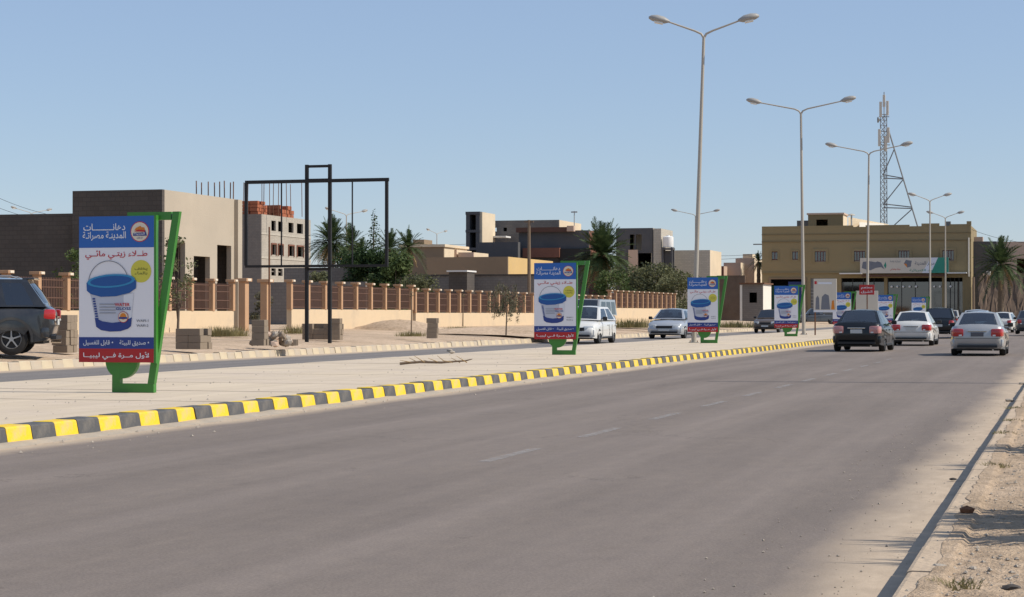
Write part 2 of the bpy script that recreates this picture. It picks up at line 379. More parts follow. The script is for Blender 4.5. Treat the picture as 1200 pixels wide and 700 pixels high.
# ------------------------------------------------------------------ mesh helpers
class MB:
    def __init__(s): s.v = []; s.f = []
    def add(s, vs, fs):
        b = len(s.v); s.v += [tuple(v) for v in vs]; s.f += [tuple(b + i for i in f) for f in fs]; return s
    def box(s, x0, x1, y0, y1, z0, z1, mat=None):
        vs = [Vector(p) for p in ((x0, y0, z0), (x1, y0, z0), (x1, y1, z0), (x0, y1, z0), (x0, y0, z1), (x1, y0, z1), (x1, y1, z1), (x0, y1, z1))]
        if mat is not None: vs = [mat @ v for v in vs]
        return s.add(vs, [(0, 3, 2, 1), (4, 5, 6, 7), (0, 1, 5, 4), (1, 2, 6, 5), (2, 3, 7, 6), (3, 0, 4, 7)])
    def cbox(s, x0, x1, y0, y1, z0, z1, c=.03):       # box with chamfered edges
        pts = []
        xs, ys, zs = (x0, x1), (y0, y1), (z0, z1)
        bm = bmesh.new()
        bmesh.ops.create_cube(bm, size=1)
        for v in bm.verts:
            v.co = Vector((x0 + (v.co.x + .5) * (x1 - x0), y0 + (v.co.y + .5) * (y1 - y0), z0 + (v.co.z + .5) * (z1 - z0)))
        c = min(c, .45 * min(x1 - x0, y1 - y0, z1 - z0))
        bmesh.ops.bevel(bm, geom=list(bm.edges), offset=c, segments=2, profile=.6, affect='EDGES')
        s.addbm(bm); bm.free(); return s
    def addbm(s, bm):
        bm.verts.index_update()
        return s.add([v.co.copy() for v in bm.verts], [[v.index for v in f.verts] for f in bm.faces])
    def tube(s, pts, rad, n=8, cap=True):
        pts = [Vector(p) for p in pts]
        if not hasattr(rad, '__len__'): rad = [rad] * len(pts)
        b = len(s.v); up = None
        for i, p in enumerate(pts):
            d = (pts[min(i + 1, len(pts) - 1)] - pts[max(i - 1, 0)]).normalized()
            if up is None:
                up = Vector((0, 0, 1)) if abs(d.z) < .9 else Vector((1, 0, 0))
            a = d.cross(up).normalized(); bb = d.cross(a).normalized(); up = -bb if False else up
            for k in range(n):
                t = 2 * math.pi * k / n
                s.v.append(tuple(p + a * math.cos(t) * rad[i] + bb * math.sin(t) * rad[i]))
        for i in range(len(pts) - 1):
            for k in range(n):
                k2 = (k + 1) % n
                s.f.append((b + i * n + k, b + i * n + k2, b + (i + 1) * n + k2, b + (i + 1) * n + k))
        if cap:
            s.f.append(tuple(b + k for k in range(n))[::-1]); e = b + (len(pts) - 1) * n
            s.f.append(tuple(e + k for k in range(n)))
        return s
    def bar(s, p0, p1, w, h=None):                    # square bar
        h = h or w; p0 = Vector(p0); p1 = Vector(p1); d = p1 - p0; L = d.length; d.normalize()
        up = Vector((0, 0, 1)) if abs(d.z) < .95 else Vector((0, 1, 0))
        a = d.cross(up).normalized(); b = a.cross(d).normalized()
        m = Matrix(((a.x, d.x, b.x, p0.x), (a.y, d.y, b.y, p0.y), (a.z, d.z, b.z, p0.z), (0, 0, 0, 1)))
        return s.box(-w / 2, w / 2, 0, L, -h / 2, h / 2, m)
    def prism(s, poly, y0, y1):                       # polygon in (x,z), extruded along y
        n = len(poly); vs = [(x, y0, z) for x, z in poly] + [(x, y1, z) for x, z in poly]
        fs = [tuple(range(n)), tuple(range(2 * n - 1, n - 1, -1))]
        fs += [(i, i + n, (i + 1) % n + n, (i + 1) % n) for i in range(n)]
        return s.add(vs, fs)
    def sheet(s, poly, y):                            # flat print facing -y
        return s.add([(x, y, z) for x, z in poly], [tuple(range(len(poly)))])
    def lathe(s, prof, n=16, axis='z', c=(0, 0, 0)):  # prof: (r, h)
        b = len(s.v)
        for r, h in prof:
            for k in range(n):
                t = 2 * math.pi * k / n; x, y = r * math.cos(t), r * math.sin(t)
                s.v.append((c[0] + x, c[1] + y, c[2] + h) if axis == 'z' else (c[0] + h, c[1] + x, c[2] + y))
        for i in range(len(prof) - 1):
            for k in range(n):
                k2 = (k + 1) % n
                s.f.append((b + i * n + k, b + i * n + k2, b + (i + 1) * n + k2, b + (i + 1) * n + k))
        return s
    def mesh(s, name, mat=None, smooth=False, fix=True):
        me = bpy.data.meshes.new(name); me.from_pydata(s.v, [], s.f)
        if fix and len(s.f) < 4000:
            bm = bmesh.new(); bm.from_mesh(me); bmesh.ops.recalc_face_normals(bm, faces=bm.faces); bm.to_mesh(me); bm.free()
        if mat: me.materials.append(MATS[mat])
        if smooth:
            me.polygons.foreach_set('use_smooth', [True] * len(me.polygons))
            me.set_sharp_from_angle(angle=R(smooth if smooth is not True else 40))
        me.update(); return me
    def build(s, name, mat, parent=None, smooth=False, fix=True):
        return obj(name, s.mesh(name, mat, smooth, fix), parent)

def obj(name, me, parent=None, loc=None, rot=None):
    o = bpy.data.objects.new(name, me); C.objects.link(o)
    if parent: o.parent = parent
    if loc is not None: o.location = loc
    if rot is not None: o.rotation_euler = rot
    return o
def tag(o, label=None, cat=None, group=None, kind=None):
    for k, v in (('label', label), ('category', cat), ('group', group), ('kind', kind)):
        if v: o[k] = v
    return o
def thing(name, label, cat, loc=(0, 0, 0), rz=0, group=None):
    o = bpy.data.objects.new(name, None); C.objects.link(o); o.empty_display_size = .3
    o.location = loc; o.rotation_euler = (0, 0, rz)
    return tag(o, label, cat, group)
def copy_tree(o, parent=None):
    c = o.copy(); C.objects.link(c); c.parent = parent
    for ch in list(o.children): copy_tree(ch, c)
    return c

# ------------------------------------------------------------------ ground, roads, kerbs
KX, RX = -10.22, -.73                 # kerb lines of the near road
MZ = .17                              # height of the median
FX0, FX1 = -17.35, -23.2              # far road
PROF = [(-4000, .6), (-60, .62), (-34, .6), (-29, .42), (-25.4, .33), (-23.42, .2), (-23.4, -.02), (-17.3, -.02), (-.79, -.02), (-.785, -.12), (-.735, -.12), (-.64, -.1), (-.63, .08), (-.2, .09), (.6, .10), (4, .3), (30, .4), (4000, .4)]  # groove added beside the right kerb to deepen its shadow
def gz(x):
    for (a, za), (b, zb) in zip(PROF, PROF[1:]):
        if a <= x <= b: return za + (zb - za) * (x - a) / (b - a)
    return .4
m = MB()
ys = [-200, 0, 400, 4500]
for x, z in PROF:
    for y in ys: m.v.append((x, y, z))
for i in range(len(PROF) - 1):
    for j in range(len(ys) - 1):
        a = i * len(ys) + j; m.f.append((a, a + len(ys), a + len(ys) + 1, a + 1))
tag(m.build('ground', 'ground', fix=False), kind='structure')

def flat(name, x0, x1, y0, y1, z, mat):
    return tag(MB().add([(x0, y0, z), (x1, y0, z), (x1, y1, z), (x0, y1, z)], [(0, 1, 2, 3)]).build(name, mat, fix=False), kind='structure')
road = flat('near_road', KX - .02, RX - .04, -60, 1500, 0, 'asphalt_near')
flat('far_road', FX1 - .1, FX0 + .05, -60, 1500, .03, 'asphalt_far')
# the median is one raised slab between the kerbs
med = tag(MB().box(FX0, KX - .30, -60, 1500, -.05, MZ - .02).build('median_paving', 'paving'), kind='structure')
SLAB = 1.6
slm = MB().cbox(FX0 + .002, KX - .302, .006, SLAB - .006, -.03, 0, .006).mesh('paving_slab', 'paving')
for i in range(150): obj('paving_slab', slm, med, (0, 14 + i * SLAB, MZ + random.uniform(-.004, .004)), (random.uniform(-.002, .002), 0, 0))
MB().box(FX0 + .002, KX - .302, 14 + 150 * SLAB + .01, 1500, MZ - .0199, MZ - .001).build('paving_run', 'paving', med)

def kerb_mesh(face_dir, depth, top, L, mat, batter=.05):
    d = face_dir
    p = [(0, -.05), (-d * batter * .9, top * .90), (-d * (batter + .004), top * .965), (-d * (batter + .022), top), (-d * depth, top), (-d * depth, -.05)]
    m = MB(); n = len(p)
    m.v = [(x, .004, z) for x, z in p] + [(x, L - .004, z) for x, z in p]
    m.f = [tuple(range(n)), tuple(range(2 * n - 1, n - 1, -1))] + [(i, (i + 1) % n, (i + 1) % n + n, i + n) for i in range(n)]
    me = m.mesh('kerb_stone', mat)
    if mat == 'verge_concrete':                      # shade of the road-side face, put into its colour
        me.materials.append(MATS['kerb_face_shade'])
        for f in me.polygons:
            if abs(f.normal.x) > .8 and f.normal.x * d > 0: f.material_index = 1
    return me
def kerb(name, x, face_dir, depth, top, L, y0, count, mats, zb=0.0, tail=None, jit=.004, batter=.05):
    root = bpy.data.objects.new(name, None); C.objects.link(root); root.location = (x, 0, zb); root['kind'] = 'structure'
    ms = [kerb_mesh(face_dir, depth, top, L, k, batter) for k in mats]
    for i in range(count):
        o = obj('kerb_stone', ms[i % len(ms)], root, (random.uniform(-jit, jit), y0 + i * L, random.uniform(-jit, jit)), (0, random.uniform(-jit, jit) * 2, random.uniform(-jit, jit) * 1.2))
    if tail:
        MB().box(min(-face_dir * depth, -face_dir * .05), max(-face_dir * depth, -face_dir * .05), -60, y0 - .01, -.05, top - .004).build('kerb_run', tail, root)
        MB().box(min(-face_dir * depth, -face_dir * .05), max(-face_dir * depth, -face_dir * .05), y0 + count * L, 1500, -.05, top - .004).build('kerb_run', tail, root)
    return root
KL = .4865
yk, _ = PX(5, 507, KX - .06)
kerb('median_kerb', KX, 1, .30, MZ + .015, KL, yk - 20 * KL, 300, ['yellow_paint', 'black_paint'], tail='kerb_concrete', jit=.007)
kerb('far_side_kerb', FX1, 1, .24, .2, .5, 38.0, 220, ['faded_yellow', 'faded_grey'], tail='kerb_concrete', zb=.02, jit=.012)
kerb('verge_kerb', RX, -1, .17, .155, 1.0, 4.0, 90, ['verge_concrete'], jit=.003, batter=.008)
from mathutils import noise as mnoise
def vz(x, y):                          # uneven dirt of the verge
    f = mnoise.fractal(Vector((x * 3.1, y * 1.3, 0)), .9, 2.1, 4) * .014 + mnoise.fractal(Vector((x * 14, y * 11, 3)), .8, 2.2, 3) * .008
    return .140 + .03 * max(0, x + .5) + f
m = MB(); nx = 40; ny = 760
for j in range(ny):
    y = 5.5 + 34 * (j / (ny - 1)) ** 1.35
    e = .05 * mnoise.noise(Vector((0, y * .8, 5))) + .03 * mnoise.noise(Vector((0, y * 3.5, 9))) 
    xl = max(RX + .035, RX + .10 + e)
    for i_ in range(nx):
        x = xl + (1.1 - xl) * (i_ / (nx - 1)) ** 1.7; z = vz(x, y)
        if i_ == 0: z = .152
        elif x < RX + .2: z = max(z, .158)
        m.v.append((x, y, z))
for j in range(ny - 1):
    for i_ in range(nx - 1):
        a = j * nx + i_; m.f.append((a, a + 1, a + nx + 1, a + nx))
tag(m.build('verge_dirt', 'verge_dirt', None, 180, fix=False), kind='structure')
# lip of dry cement and sand along the median kerb's foot
m = MB(); N = 420; prev = None
for i in range(N):
    y = 8 + i * .35; wd = .09 + .06 * random.random(); h = .03 + .015 * random.random()
    m.v += [(KX - .03, y, h), (KX + wd * .5, y, h * .7), (KX + wd + .05, y, -.002)]
    if i:
        b = len(m.v) - 6
        m.f += [(b, b + 1, b + 4, b + 3), (b + 1, b + 2, b + 5, b + 4)]
tag(m.build('sand_drift', 'kerb_concrete', fix=False), 'strip of pale sand and crumbled cement along the striped kerb', 'sand', kind='stuff')
# lane dashes, worn
dm = MB().add([(-.06, 0, 0), (.06, 0, 0), (.06, 1.75, 0), (-.06, 1.75, 0)], [(0, 1, 2, 3)]).mesh('lane_dash', 'marking', fix=False)
for i in range(12):
    y0, _ = PX(600, 545, -5.03)
    o = obj('lane_dash', dm, road, (-5.03, y0 - .9 + i * 3.6, .004))

# ------------------------------------------------------------------ lettering
_AR = {'ا': (0xFE8D, 2), 'أ': (0xFE83, 2), 'ب': (0xFE8F, 4), 'ة': (0xFE93, 2), 'ت': (0xFE95, 4), 'د': (0xFEA9, 2), 'ر': (0xFEAD, 2), 'ز': (0xFEAF, 2),
       'س': (0xFEB1, 4), 'ص': (0xFEB9, 4), 'ط': (0xFEC1, 4), 'غ': (0xFECD, 4), 'ف': (0xFED1, 4), 'ق': (0xFED5, 4), 'ل': (0xFEDD, 4), 'م': (0xFEE1, 4),
       'ن': (0xFEE5, 4), 'ه': (0xFEE9, 4), 'و': (0xFEED, 2), 'ي': (0xFEF1, 4), 'ئ': (0xFE89, 4), 'ء': (0xFE80, 1), 'خ': (0xFEA5, 4), 'ش': (0xFEB5, 4),
       'ع': (0xFEC9, 4), 'ك': (0xFED9, 4), 'ح': (0xFEA1, 4), 'ج': (0xFE9D, 4)}
def shape(s):
    s = s.replace('لأ', '\u0001').replace('لا', '\u0002')
    lig = {'\u0001': (0xFEF7, 2), '\u0002': (0xFEFB, 2)}
    def info(c): return lig.get(c) or _AR.get(c) or ((0x640, 9) if c == 'ـ' else None)
    out = []
    for i, c in enumerate(s):
        t = info(c)
        if not t: out.append(c); continue
        if t[1] == 9: out.append('ـ'); continue
        p = info(s[i - 1]) if i else None; nx = info(s[i + 1]) if i + 1 < len(s) else None
        jp = bool(p and p[1] in (4, 9) and t[1] > 1); jn = bool(t[1] == 4 and nx and nx[1] > 1)
        out.append(chr(t[0] + ((3 if jn else 1) if jp else (2 if jn else 0))))
    return ''.join(reversed(out))
def text_mesh(s, width, height, mat, arabic=True, bold=.012):
    c = bpy.data.curves.new('lettering', 'FONT'); c.body = shape(s) if arabic else s
    c.resolution_u = 2; c.size = 1; c.offset = bold; c.fill_mode = 'FRONT'
    o = bpy.data.objects.new('lettering_source', c); C.objects.link(o)
    bpy.context.view_layer.update()
    me = bpy.data.meshes.new_from_object(o.evaluated_get(bpy.context.evaluated_depsgraph_get()))
    bpy.data.objects.remove(o); bpy.data.curves.remove(c)
    xs = [v.co.x for v in me.vertices]; zs = [v.co.y for v in me.vertices]
    x0, x1, z0, z1 = min(xs), max(xs), min(zs), max(zs)
    for v in me.vertices:
        x = (v.co.x - (x0 + x1) / 2) * width / (x1 - x0); z = (v.co.y - (z0 + z1) / 2) * height / (z1 - z0)
        v.co = (x, 0, z)
    me.materials.clear(); me.materials.append(MATS[mat]); me.name = 'lettering'
    return me
def put_text(me, parent, loc):
    # one object per word: pieces whose x-extents come close belong together
    bm = bmesh.new(); bm.from_mesh(me); bm.verts.ensure_lookup_table()
    seen = {}; isl = []
    for v in bm.verts:
        if v in seen: continue
        st = [v]; seen[v] = len(isl); g = []
        while st:
            u = st.pop(); g.append(u)
            for e in u.link_edges:
                x = e.other_vert(u)
                if x not in seen: seen[x] = len(isl); st.append(x)
        isl.append(g)
    iv = sorted((min(v.co.x for v in g), max(v.co.x for v in g), i) for i, g in enumerate(isl))
    H = max(v.co.z for v in bm.verts) - min(v.co.z for v in bm.verts)
    words = []; 
    for a, b_, i in iv:
        if words and a - words[-1][1] < H * .16: words[-1][1] = max(words[-1][1], b_); words[-1][2].append(i)
        else: words.append([a, b_, [i]])
    for _, _, ids in words:
        ids = set(ids); q = MB(); ix = {}
        for f in bm.faces:
            if seen[f.verts[0]] in ids:
                for v in f.verts:
                    if v not in ix: ix[v] = len(q.v); q.v.append(tuple(v.co))
                q.f.append(tuple(ix[v] for v in f.verts))
        m2 = q.mesh('lettering', None, fix=False); m2.materials.append(me.materials[0]); obj('lettering', m2, parent, loc)
    bm.free()
def circ(cx, cz, r, n=24, sx=1.0, a0=0, a1=360):
    return [(cx + r * sx * math.cos(R(a0 + (a1 - a0) * k / (n if a1 - a0 == 360 else n - 1))), cz + r * math.sin(R(a0 + (a1 - a0) * k / (n if a1 - a0 == 360 else n - 1)))) for k in range(n)]

# ------------------------------------------------------------------ advertising stands on the median
PW, PH = 1.20, 2.14                   # poster panel
def make_stand():
    t = thing('advertising_stand', 'x', 'advertising sign', (0, 0, 0))
    # local: origin at the middle of the foot bar, front towards -y
    x0, x1, zb, zt = -.84, .37, .44, 2.58          # panel edges
    d0, d1 = -.10, -.028
    m = MB().box(-.34, .33, -.03, .06, 0, .13)                          # foot bar
    m.box(-.34, -.21, -.028, .058, .131, .33)                             # stub
    m.build('foot_bar', 'green_paint', t)
    MB().prism([(.335 - .105, .132), (.335, .132), (.735, 2.64), (.63, 2.64)], -.025, .055).build('slanted_post', 'green_paint', t)
    MB().box(-.10, .60, -.023, .053, 2.52, 2.638).build('top_bar', 'green_paint', t)
    MB().prism(circ(-.19, zb + .02, .26, 16, 1, 180, 360), -.026, .056).build('half_round_bracket', 'green_paint', t)
    p = MB().cbox(x0, x1, d0, d1, zb, zt, .012).build('poster_case', 'galv', t)
    MB().box(x1 + .001, x1 + .035, d0 - .006, d1 + .006, zb - .01, zt + .01).build('case_edge', 'green_paint', p)
    y = d0 - .004
    W = x1 - x0; cx = (x0 + x1) / 2
    X = lambda u: x0 + u * W
    Z = lambda v: zt - v * (zt - zb)                                    # v from the top
    rect = lambda u0, u1, v0, v1: [(X(u0), Z(v1)), (X(u1), Z(v1)), (X(u1), Z(v0)), (X(u0), Z(v0))]
    def pr(name, poly, mat, lay=1): return MB().sheet(poly, y - .003 * (lay - 1)).build(name, mat, p, fix=False)
    def tx(s, u, v, wd, ht, mat, lay=3, arabic=True, bold=.012):
        put_text(text_mesh(s, wd * W, ht * (zt - zb), mat, arabic, bold), p, (X(u), y - .003 * (lay - 1), Z(v)))
    pr('poster_background', rect(0, 1, 0, 1), 'print_white', 1)
    pr('blue_band', rect(0, 1, 0, .215), 'print_blue', 2)
    pr('navy_band', rect(0, 1, .828, .906), 'print_navy', 2)
    pr('red_band', rect(0, 1, .906, 1), 'print_red', 2)
    tx('دهانـــــــــات', .34, .073, .56, .048, 'print_white', bold=.012)
    tx('المدينـة مصراتـة', .34, .135, .58, .062, 'print_white', bold=.012)
    tx('طــلاء زيتـي مائــي', .50, .265, .83, .062, 'print_redtext', bold=.012)
    tx('• صديق للبيئة    • قابل للغسيل', .5, .868, .88, .042, 'print_pale')
    tx('لأول مــرة فــي ليبيــا', .5, .955, .88, .055, 'print_white', bold=.012)
    # emblem
    ex, ez, er = X(.815), Z(.108), .150
    pr('emblem_rim', circ(ex, ez, er), 'print_redtext', 3); pr('emblem_disc', circ(ex, ez, er * .92), 'print_cream', 4)
    pr('emblem_gold', [(ex - .085, ez + .02), (ex - .06, ez + .055), (ex + .01, ez + .085), (ex + .03, ez + .065), (ex + .075, ez + .06), (ex + .085, ez + .02)], 'print_orange', 5)
    pr('emblem_red', [(ex - .09, ez + .004), (ex - .02, ez + .03), (ex + .09, ez + .018), (ex + .095, ez - .004)], 'print_redtext', 6)
    pr('emblem_navy', [(ex - .105, ez - .06), (ex - .10, ez - .02), (ex + .07, ez - .012), (ex + .09, ez + .02), (ex + .118, ez - .06)], 'print_navy', 6)
    tx('المدينة', .815, .1225, .14, .02, 'print_white', 7)
    tx('للدهانات', .815, .150, .075, .012, 'print_navy', 7)
    # yellow spot
    pr('yellow_spot', circ(X(.83), Z(.378), .165, sx=1.0), 'print_yellow', 2)
    tx('يخفف', .83, .362, .17, .024, 'print_olive'); tx('بالماء', .83, .392, .17, .024, 'print_olive')
    # paint pail
    bc = .40
    pr('pail_body', [(X(.15), Z(.525)), (X(.235), Z(.755)), (X(.30), Z(.778)), (X(.42), Z(.788)), (X(.56), Z(.785)), (X(.66), Z(.768)), (X(.70), Z(.75)), (X(.735), Z(.525))], 'print_pail', 2)
    pr('pail_shade', [(X(.60), Z(.54)), (X(.60), Z(.74)), (X(.70), Z(.73)), (X(.735), Z(.525))], 'print_pale', 3)
    pr('pail_foot', [(X(.215), Z(.695)), (X(.235), Z(.757)), (X(.30), Z(.780)), (X(.42), Z(.790)), (X(.56), Z(.787)), (X(.66), Z(.770)), (X(.70), Z(.752)), (X(.711), Z(.692)), (X(.6), Z(.720)), (X(.45), Z(.730)), (X(.32), Z(.72))], 'print_navy', 4)
    for k in range(9):                                                  # dark lettered stripe at the left
        v = .56 + k * .017; u = .185 + k * .0055
        pr('stripe_mark', rect(u, u + .035, v, v + .011), 'print_navy', 4)
    pr('lid_side', [(X(.105), Z(.455)), (X(.11), Z(.51)), (X(.16), Z(.532)), (X(.3), Z(.552)), (X(.5), Z(.548)), (X(.68), Z(.525)), (X(.765), Z(.495)), (X(.77), Z(.44)), (X(.6), Z(.42))], 'print_lid', 5)
    pr('lid_top', [(X(.435) + .388 * math.cos(R(a)) , Z(.443) + .098 * math.sin(R(a)) + .022 * math.cos(R(a))) for a in range(0, 360, 15)], 'print_lidtop', 6)
    pr('lid_hollow', [(X(.435) + .335 * math.cos(R(a)), Z(.443) + .072 * math.sin(R(a)) + .019 * math.cos(R(a))) for a in range(0, 360, 15)], 'print_lid', 7)
    # handle: a thin arc
    hm = MB(); n = 22
    for k in range(n):
        a = R(8 + 172 * k / (n - 1)); 
        for r_ in (1.0, .97):
            hm.v.append((X(.40) + .33 * r_ * math.cos(a) * 1.0, y - .012, Z(.46) + .335 * r_ * math.sin(a)))
    for k in range(n - 1): hm.f.append((2 * k, 2 * k + 2, 2 * k + 3, 2 * k + 1))
    hm.build('pail_handle', 'print_grey', p, fix=False)
    tx('WATER', .585, .605, .20, .022, 'print_redtext', 6, False, .02); tx('GLOSS', .60, .632, .20, .020, 'print_navy', 6, False, .02)
    pr('pail_emblem_rim', circ(X(.60), Z(.69), .082), 'print_redtext', 6); pr('pail_emblem', circ(X(.60), Z(.69), .074), 'print_cream', 7)
    pr('pail_emblem_gold', circ(X(.60), Z(.685), .05, 10), 'print_orange', 8); pr('pail_emblem_navy', rect(.545, .655, .69, .703), 'print_navy', 9)
    for k in range(4): pr('small_print', rect(.28, .50, .60 + k * .02, .604 + k * .02), 'print_grey', 6)
    tx('WAFI-1', .85, .715, .16, .017, 'print_grey', 3, False); tx('WAFI-2', .85, .748, .16, .017, 'print_grey', 3, False)
    return t
stand = make_stand()
SIGNS = [(157, 460, .0, 'nearest paint poster stand in green frame, beside parked dark SUV'),
         (661, 416, .02, 'second paint poster stand on the median, partly hiding a white hatchback'),
         (831, 402.3, .0, 'third paint poster stand, its panel crossed by tall lamp pole'),
         (927, 394.3, .02, 'fourth paint poster stand, between lamp pole and brown oncoming car')]
for i, (px, py, rz, lab) in enumerate(SIGNS):
    o = stand if i == 0 else copy_tree(stand)
    o.location = G(px, py, MZ); o.rotation_euler = (0, 0, rz); o['label'] = lab; o['group'] = 'paint poster stands along the median'
for px, dist, rz, lab in [(991, 131, .0, 'small far paint poster stand above the black sedan roof'),
                          (1041, 150, .0, 'far paint poster stand between black sedan and white sedan'),
                          (1080, 172, .0, 'farthest paint poster stand, in front of shop front, above white sedan')]:
    o = copy_tree(stand); X_, _ = PY(px, 368, dist); o.location = (X_, dist, MZ); o['label'] = lab; o['group'] = 'paint poster stands along the median'
    o.rotation_euler = (0, 0, rz)

# ------------------------------------------------------------------ street lamps
def make_lamp(H=12.2, span=2.75):
    t = thing('street_lamp', 'x', 'street lamp')
    MB().tube([(0, 0, .02), (0, 0, H * .5), (0, 0, H)], [.105, .085, .06], 10).build('pole', 'lamp_pole', t, 60)
    b = MB().cbox(-.2, .2, -.2, .2, 0, .03, .008).build('base_plate', 'galv', t)
    m = MB()
    for sx in (-1, 1):
        for sy in (-1, 1): m.tube([(sx * .14, sy * .14, .03), (sx * .14, sy * .14, .09)], .018, 6)
    m.build('anchor_bolt', 'rust', b)
    for s in (-1, 1):
        arm = MB().tube([(0, 0, H - .05), (s * .10, 0, H + .12), (s * .35, 0, H + .24), (s * (span - .55), 0, H + .62)], [.05, .045, .04, .032], 8).build('arm', 'lamp_pole', t, 60)
        # head: flattened shell, widening from the neck
        hx = span - .6; z0 = H + .63; sl = .2
        secs = [(0, .05, .045), (.08, .10, .09), (.22, .19, .16), (.50, .22, .18), (.72, .18, .13), (.84, .06, .05)]
        m = MB(); n = 10
        for dx, wy, hz in secs:
            for k in range(n):
                a = 2 * math.pi * k / n
                zz = math.sin(a) * hz * (1.0 if math.sin(a) > 0 else .75)
                m.v.append((s * (hx + dx), math.cos(a) * wy, z0 + dx * sl + zz))
        for i in range(len(secs) - 1):
            for k in range(n):
                k2 = (k + 1) % n; m.f.append((i * n + k, i * n + k2, (i + 1) * n + k2, (i + 1) * n + k))
        m.f += [tuple(range(n)), tuple(range((len(secs) - 1) * n, len(secs) * n))]
        hd = m.build('lamp_head', 'lamp_head', t, 50)
        lm = MB().cbox(hx + .27, hx + .62, -.15, .15, z0 - .165, z0 - .085, .03)
        if s < 0: lm.v = [(-x, y_, z) for x, y_, z in lm.v]
        lm.v = [(x, y_, z + (abs(x) - hx) * sl) for x, y_, z in lm.v]
        lm.build('lens', 'lamp_lens', hd)
    return t
lamp = make_lamp()
lamp_short = make_lamp(12.2, 1.95)
LAMPS = [(813, 'px', 401.8, 10, .034, 'tallest and nearest double street lamp, in front of third poster stand'),
         (942, 'px', 392.5, 5, -.012, 'second double street lamp, beside the fourth poster stand'),
         (1016, 'y', 137, 6, .012, 'third double street lamp, behind the red board near black sedan'),
         (1090, 'y', 196, 20, 0, 'fourth street lamp with steep V arms before the olive building'),
         (1108, 'y', 231, 15, 0, 'fifth small double street lamp at right end of olive building')]
first = True
first_s = True
def place_lamp(loc, rz, tilt, lab, group, sc=1.0, short=False):
    global first, first_s
    if short: o = lamp_short if first_s else copy_tree(lamp_short); first_s = False
    else: o = lamp if first else copy_tree(lamp); first = False
    o.location = loc; o.rotation_euler = (0, tilt, R(rz)); o.scale = (sc, sc, sc); o['label'] = lab; o['group'] = group
    return o
for px, how, v, rz, tilt, lab in LAMPS:
    loc = G(px, v, MZ) if how == 'px' else Vector((PY(px, 368, v)[0], v, MZ))
    o = place_lamp(loc, rz, 0, lab, 'double street lamps along the median', 1.0, px in (813, 1090, 1108))
    o.rotation_euler = (Matrix.Rotation(tilt, 3, 'Y') @ Matrix.Rotation(R(rz), 3, 'Z')).to_euler()
    ax = Matrix.Rotation(-R(rz), 3, 'Z') @ Vector((0, 1, 0))                # the arms stay level on a leaning pole
    for ch in o.children:
        if ch.name.startswith(('arm', 'lamp_head')): ch.matrix_local = Matrix.Translation((0, 0, 12.2)) @ Matrix.Rotation(-tilt, 4, ax) @ Matrix.Translation((0, 0, -12.2))
for px, top, Y, rz, sc, lab in [(815, 244, 236, 8, 1.0, 'distant double street lamp seen just behind the tallest lamp pole'),
                                (406, 243, 196, 58, .95, 'distant double street lamp inside the empty black billboard frame'),
                                (37, 242, 210, 62, .95, 'distant double street lamp above the dark wall at far left'),
                                (512, 268, 300, 75, 1.0, 'faint distant street lamp above the tan house by the palms'),
                                (1033, 282, 250, 70, .8, 'short far lamp between the third lamp and the shop sign')]:
    X_, Z_ = PY(px, top, Y)
    place_lamp((X_, Y, Z_ - 13.2 * sc), rz, 0, lab, 'distant street lamps', sc)

# ------------------------------------------------------------------ vehicles
def patch(m, P00, P10, P11, P01, holes=(), bulge=0.0, nu=1, nv=1):
    us = sorted(set([0, 1] + [i / nu for i in range(nu + 1)] + [a for h in holes for a in h[:2]]))
    vs = sorted(set([0, 1] + [i / nv for i in range(nv + 1)] + [a for h in holes for a in h[2:]]))
    P = [Vector(p) for p in (P00, P10, P11, P01)]
    nrm = (P[1] - P[0]).cross(P[3] - P[0]).normalized()
    f = lambda u, v: P[0] * (1 - u) * (1 - v) + P[1] * u * (1 - v) + P[2] * u * v + P[3] * (1 - u) * v + nrm * bulge * 4 * u * (1 - u) * (.4 + .6 * 4 * v * (1 - v))
    b = len(m.v)
    for v in vs:
        for u in us: m.v.append(tuple(f(u, v)))
    n = len(us)
    for j in range(len(vs) - 1):
        for i in range(n - 1):
            uc, vc = (us[i] + us[i + 1]) / 2, (vs[j] + vs[j + 1]) / 2
            if any(h[0] < uc < h[1] and h[2] < vc < h[3] for h in holes): continue
            a = b + j * n + i; m.f.append((a, a + 1, a + n + 1, a + n))
    return f, nrm

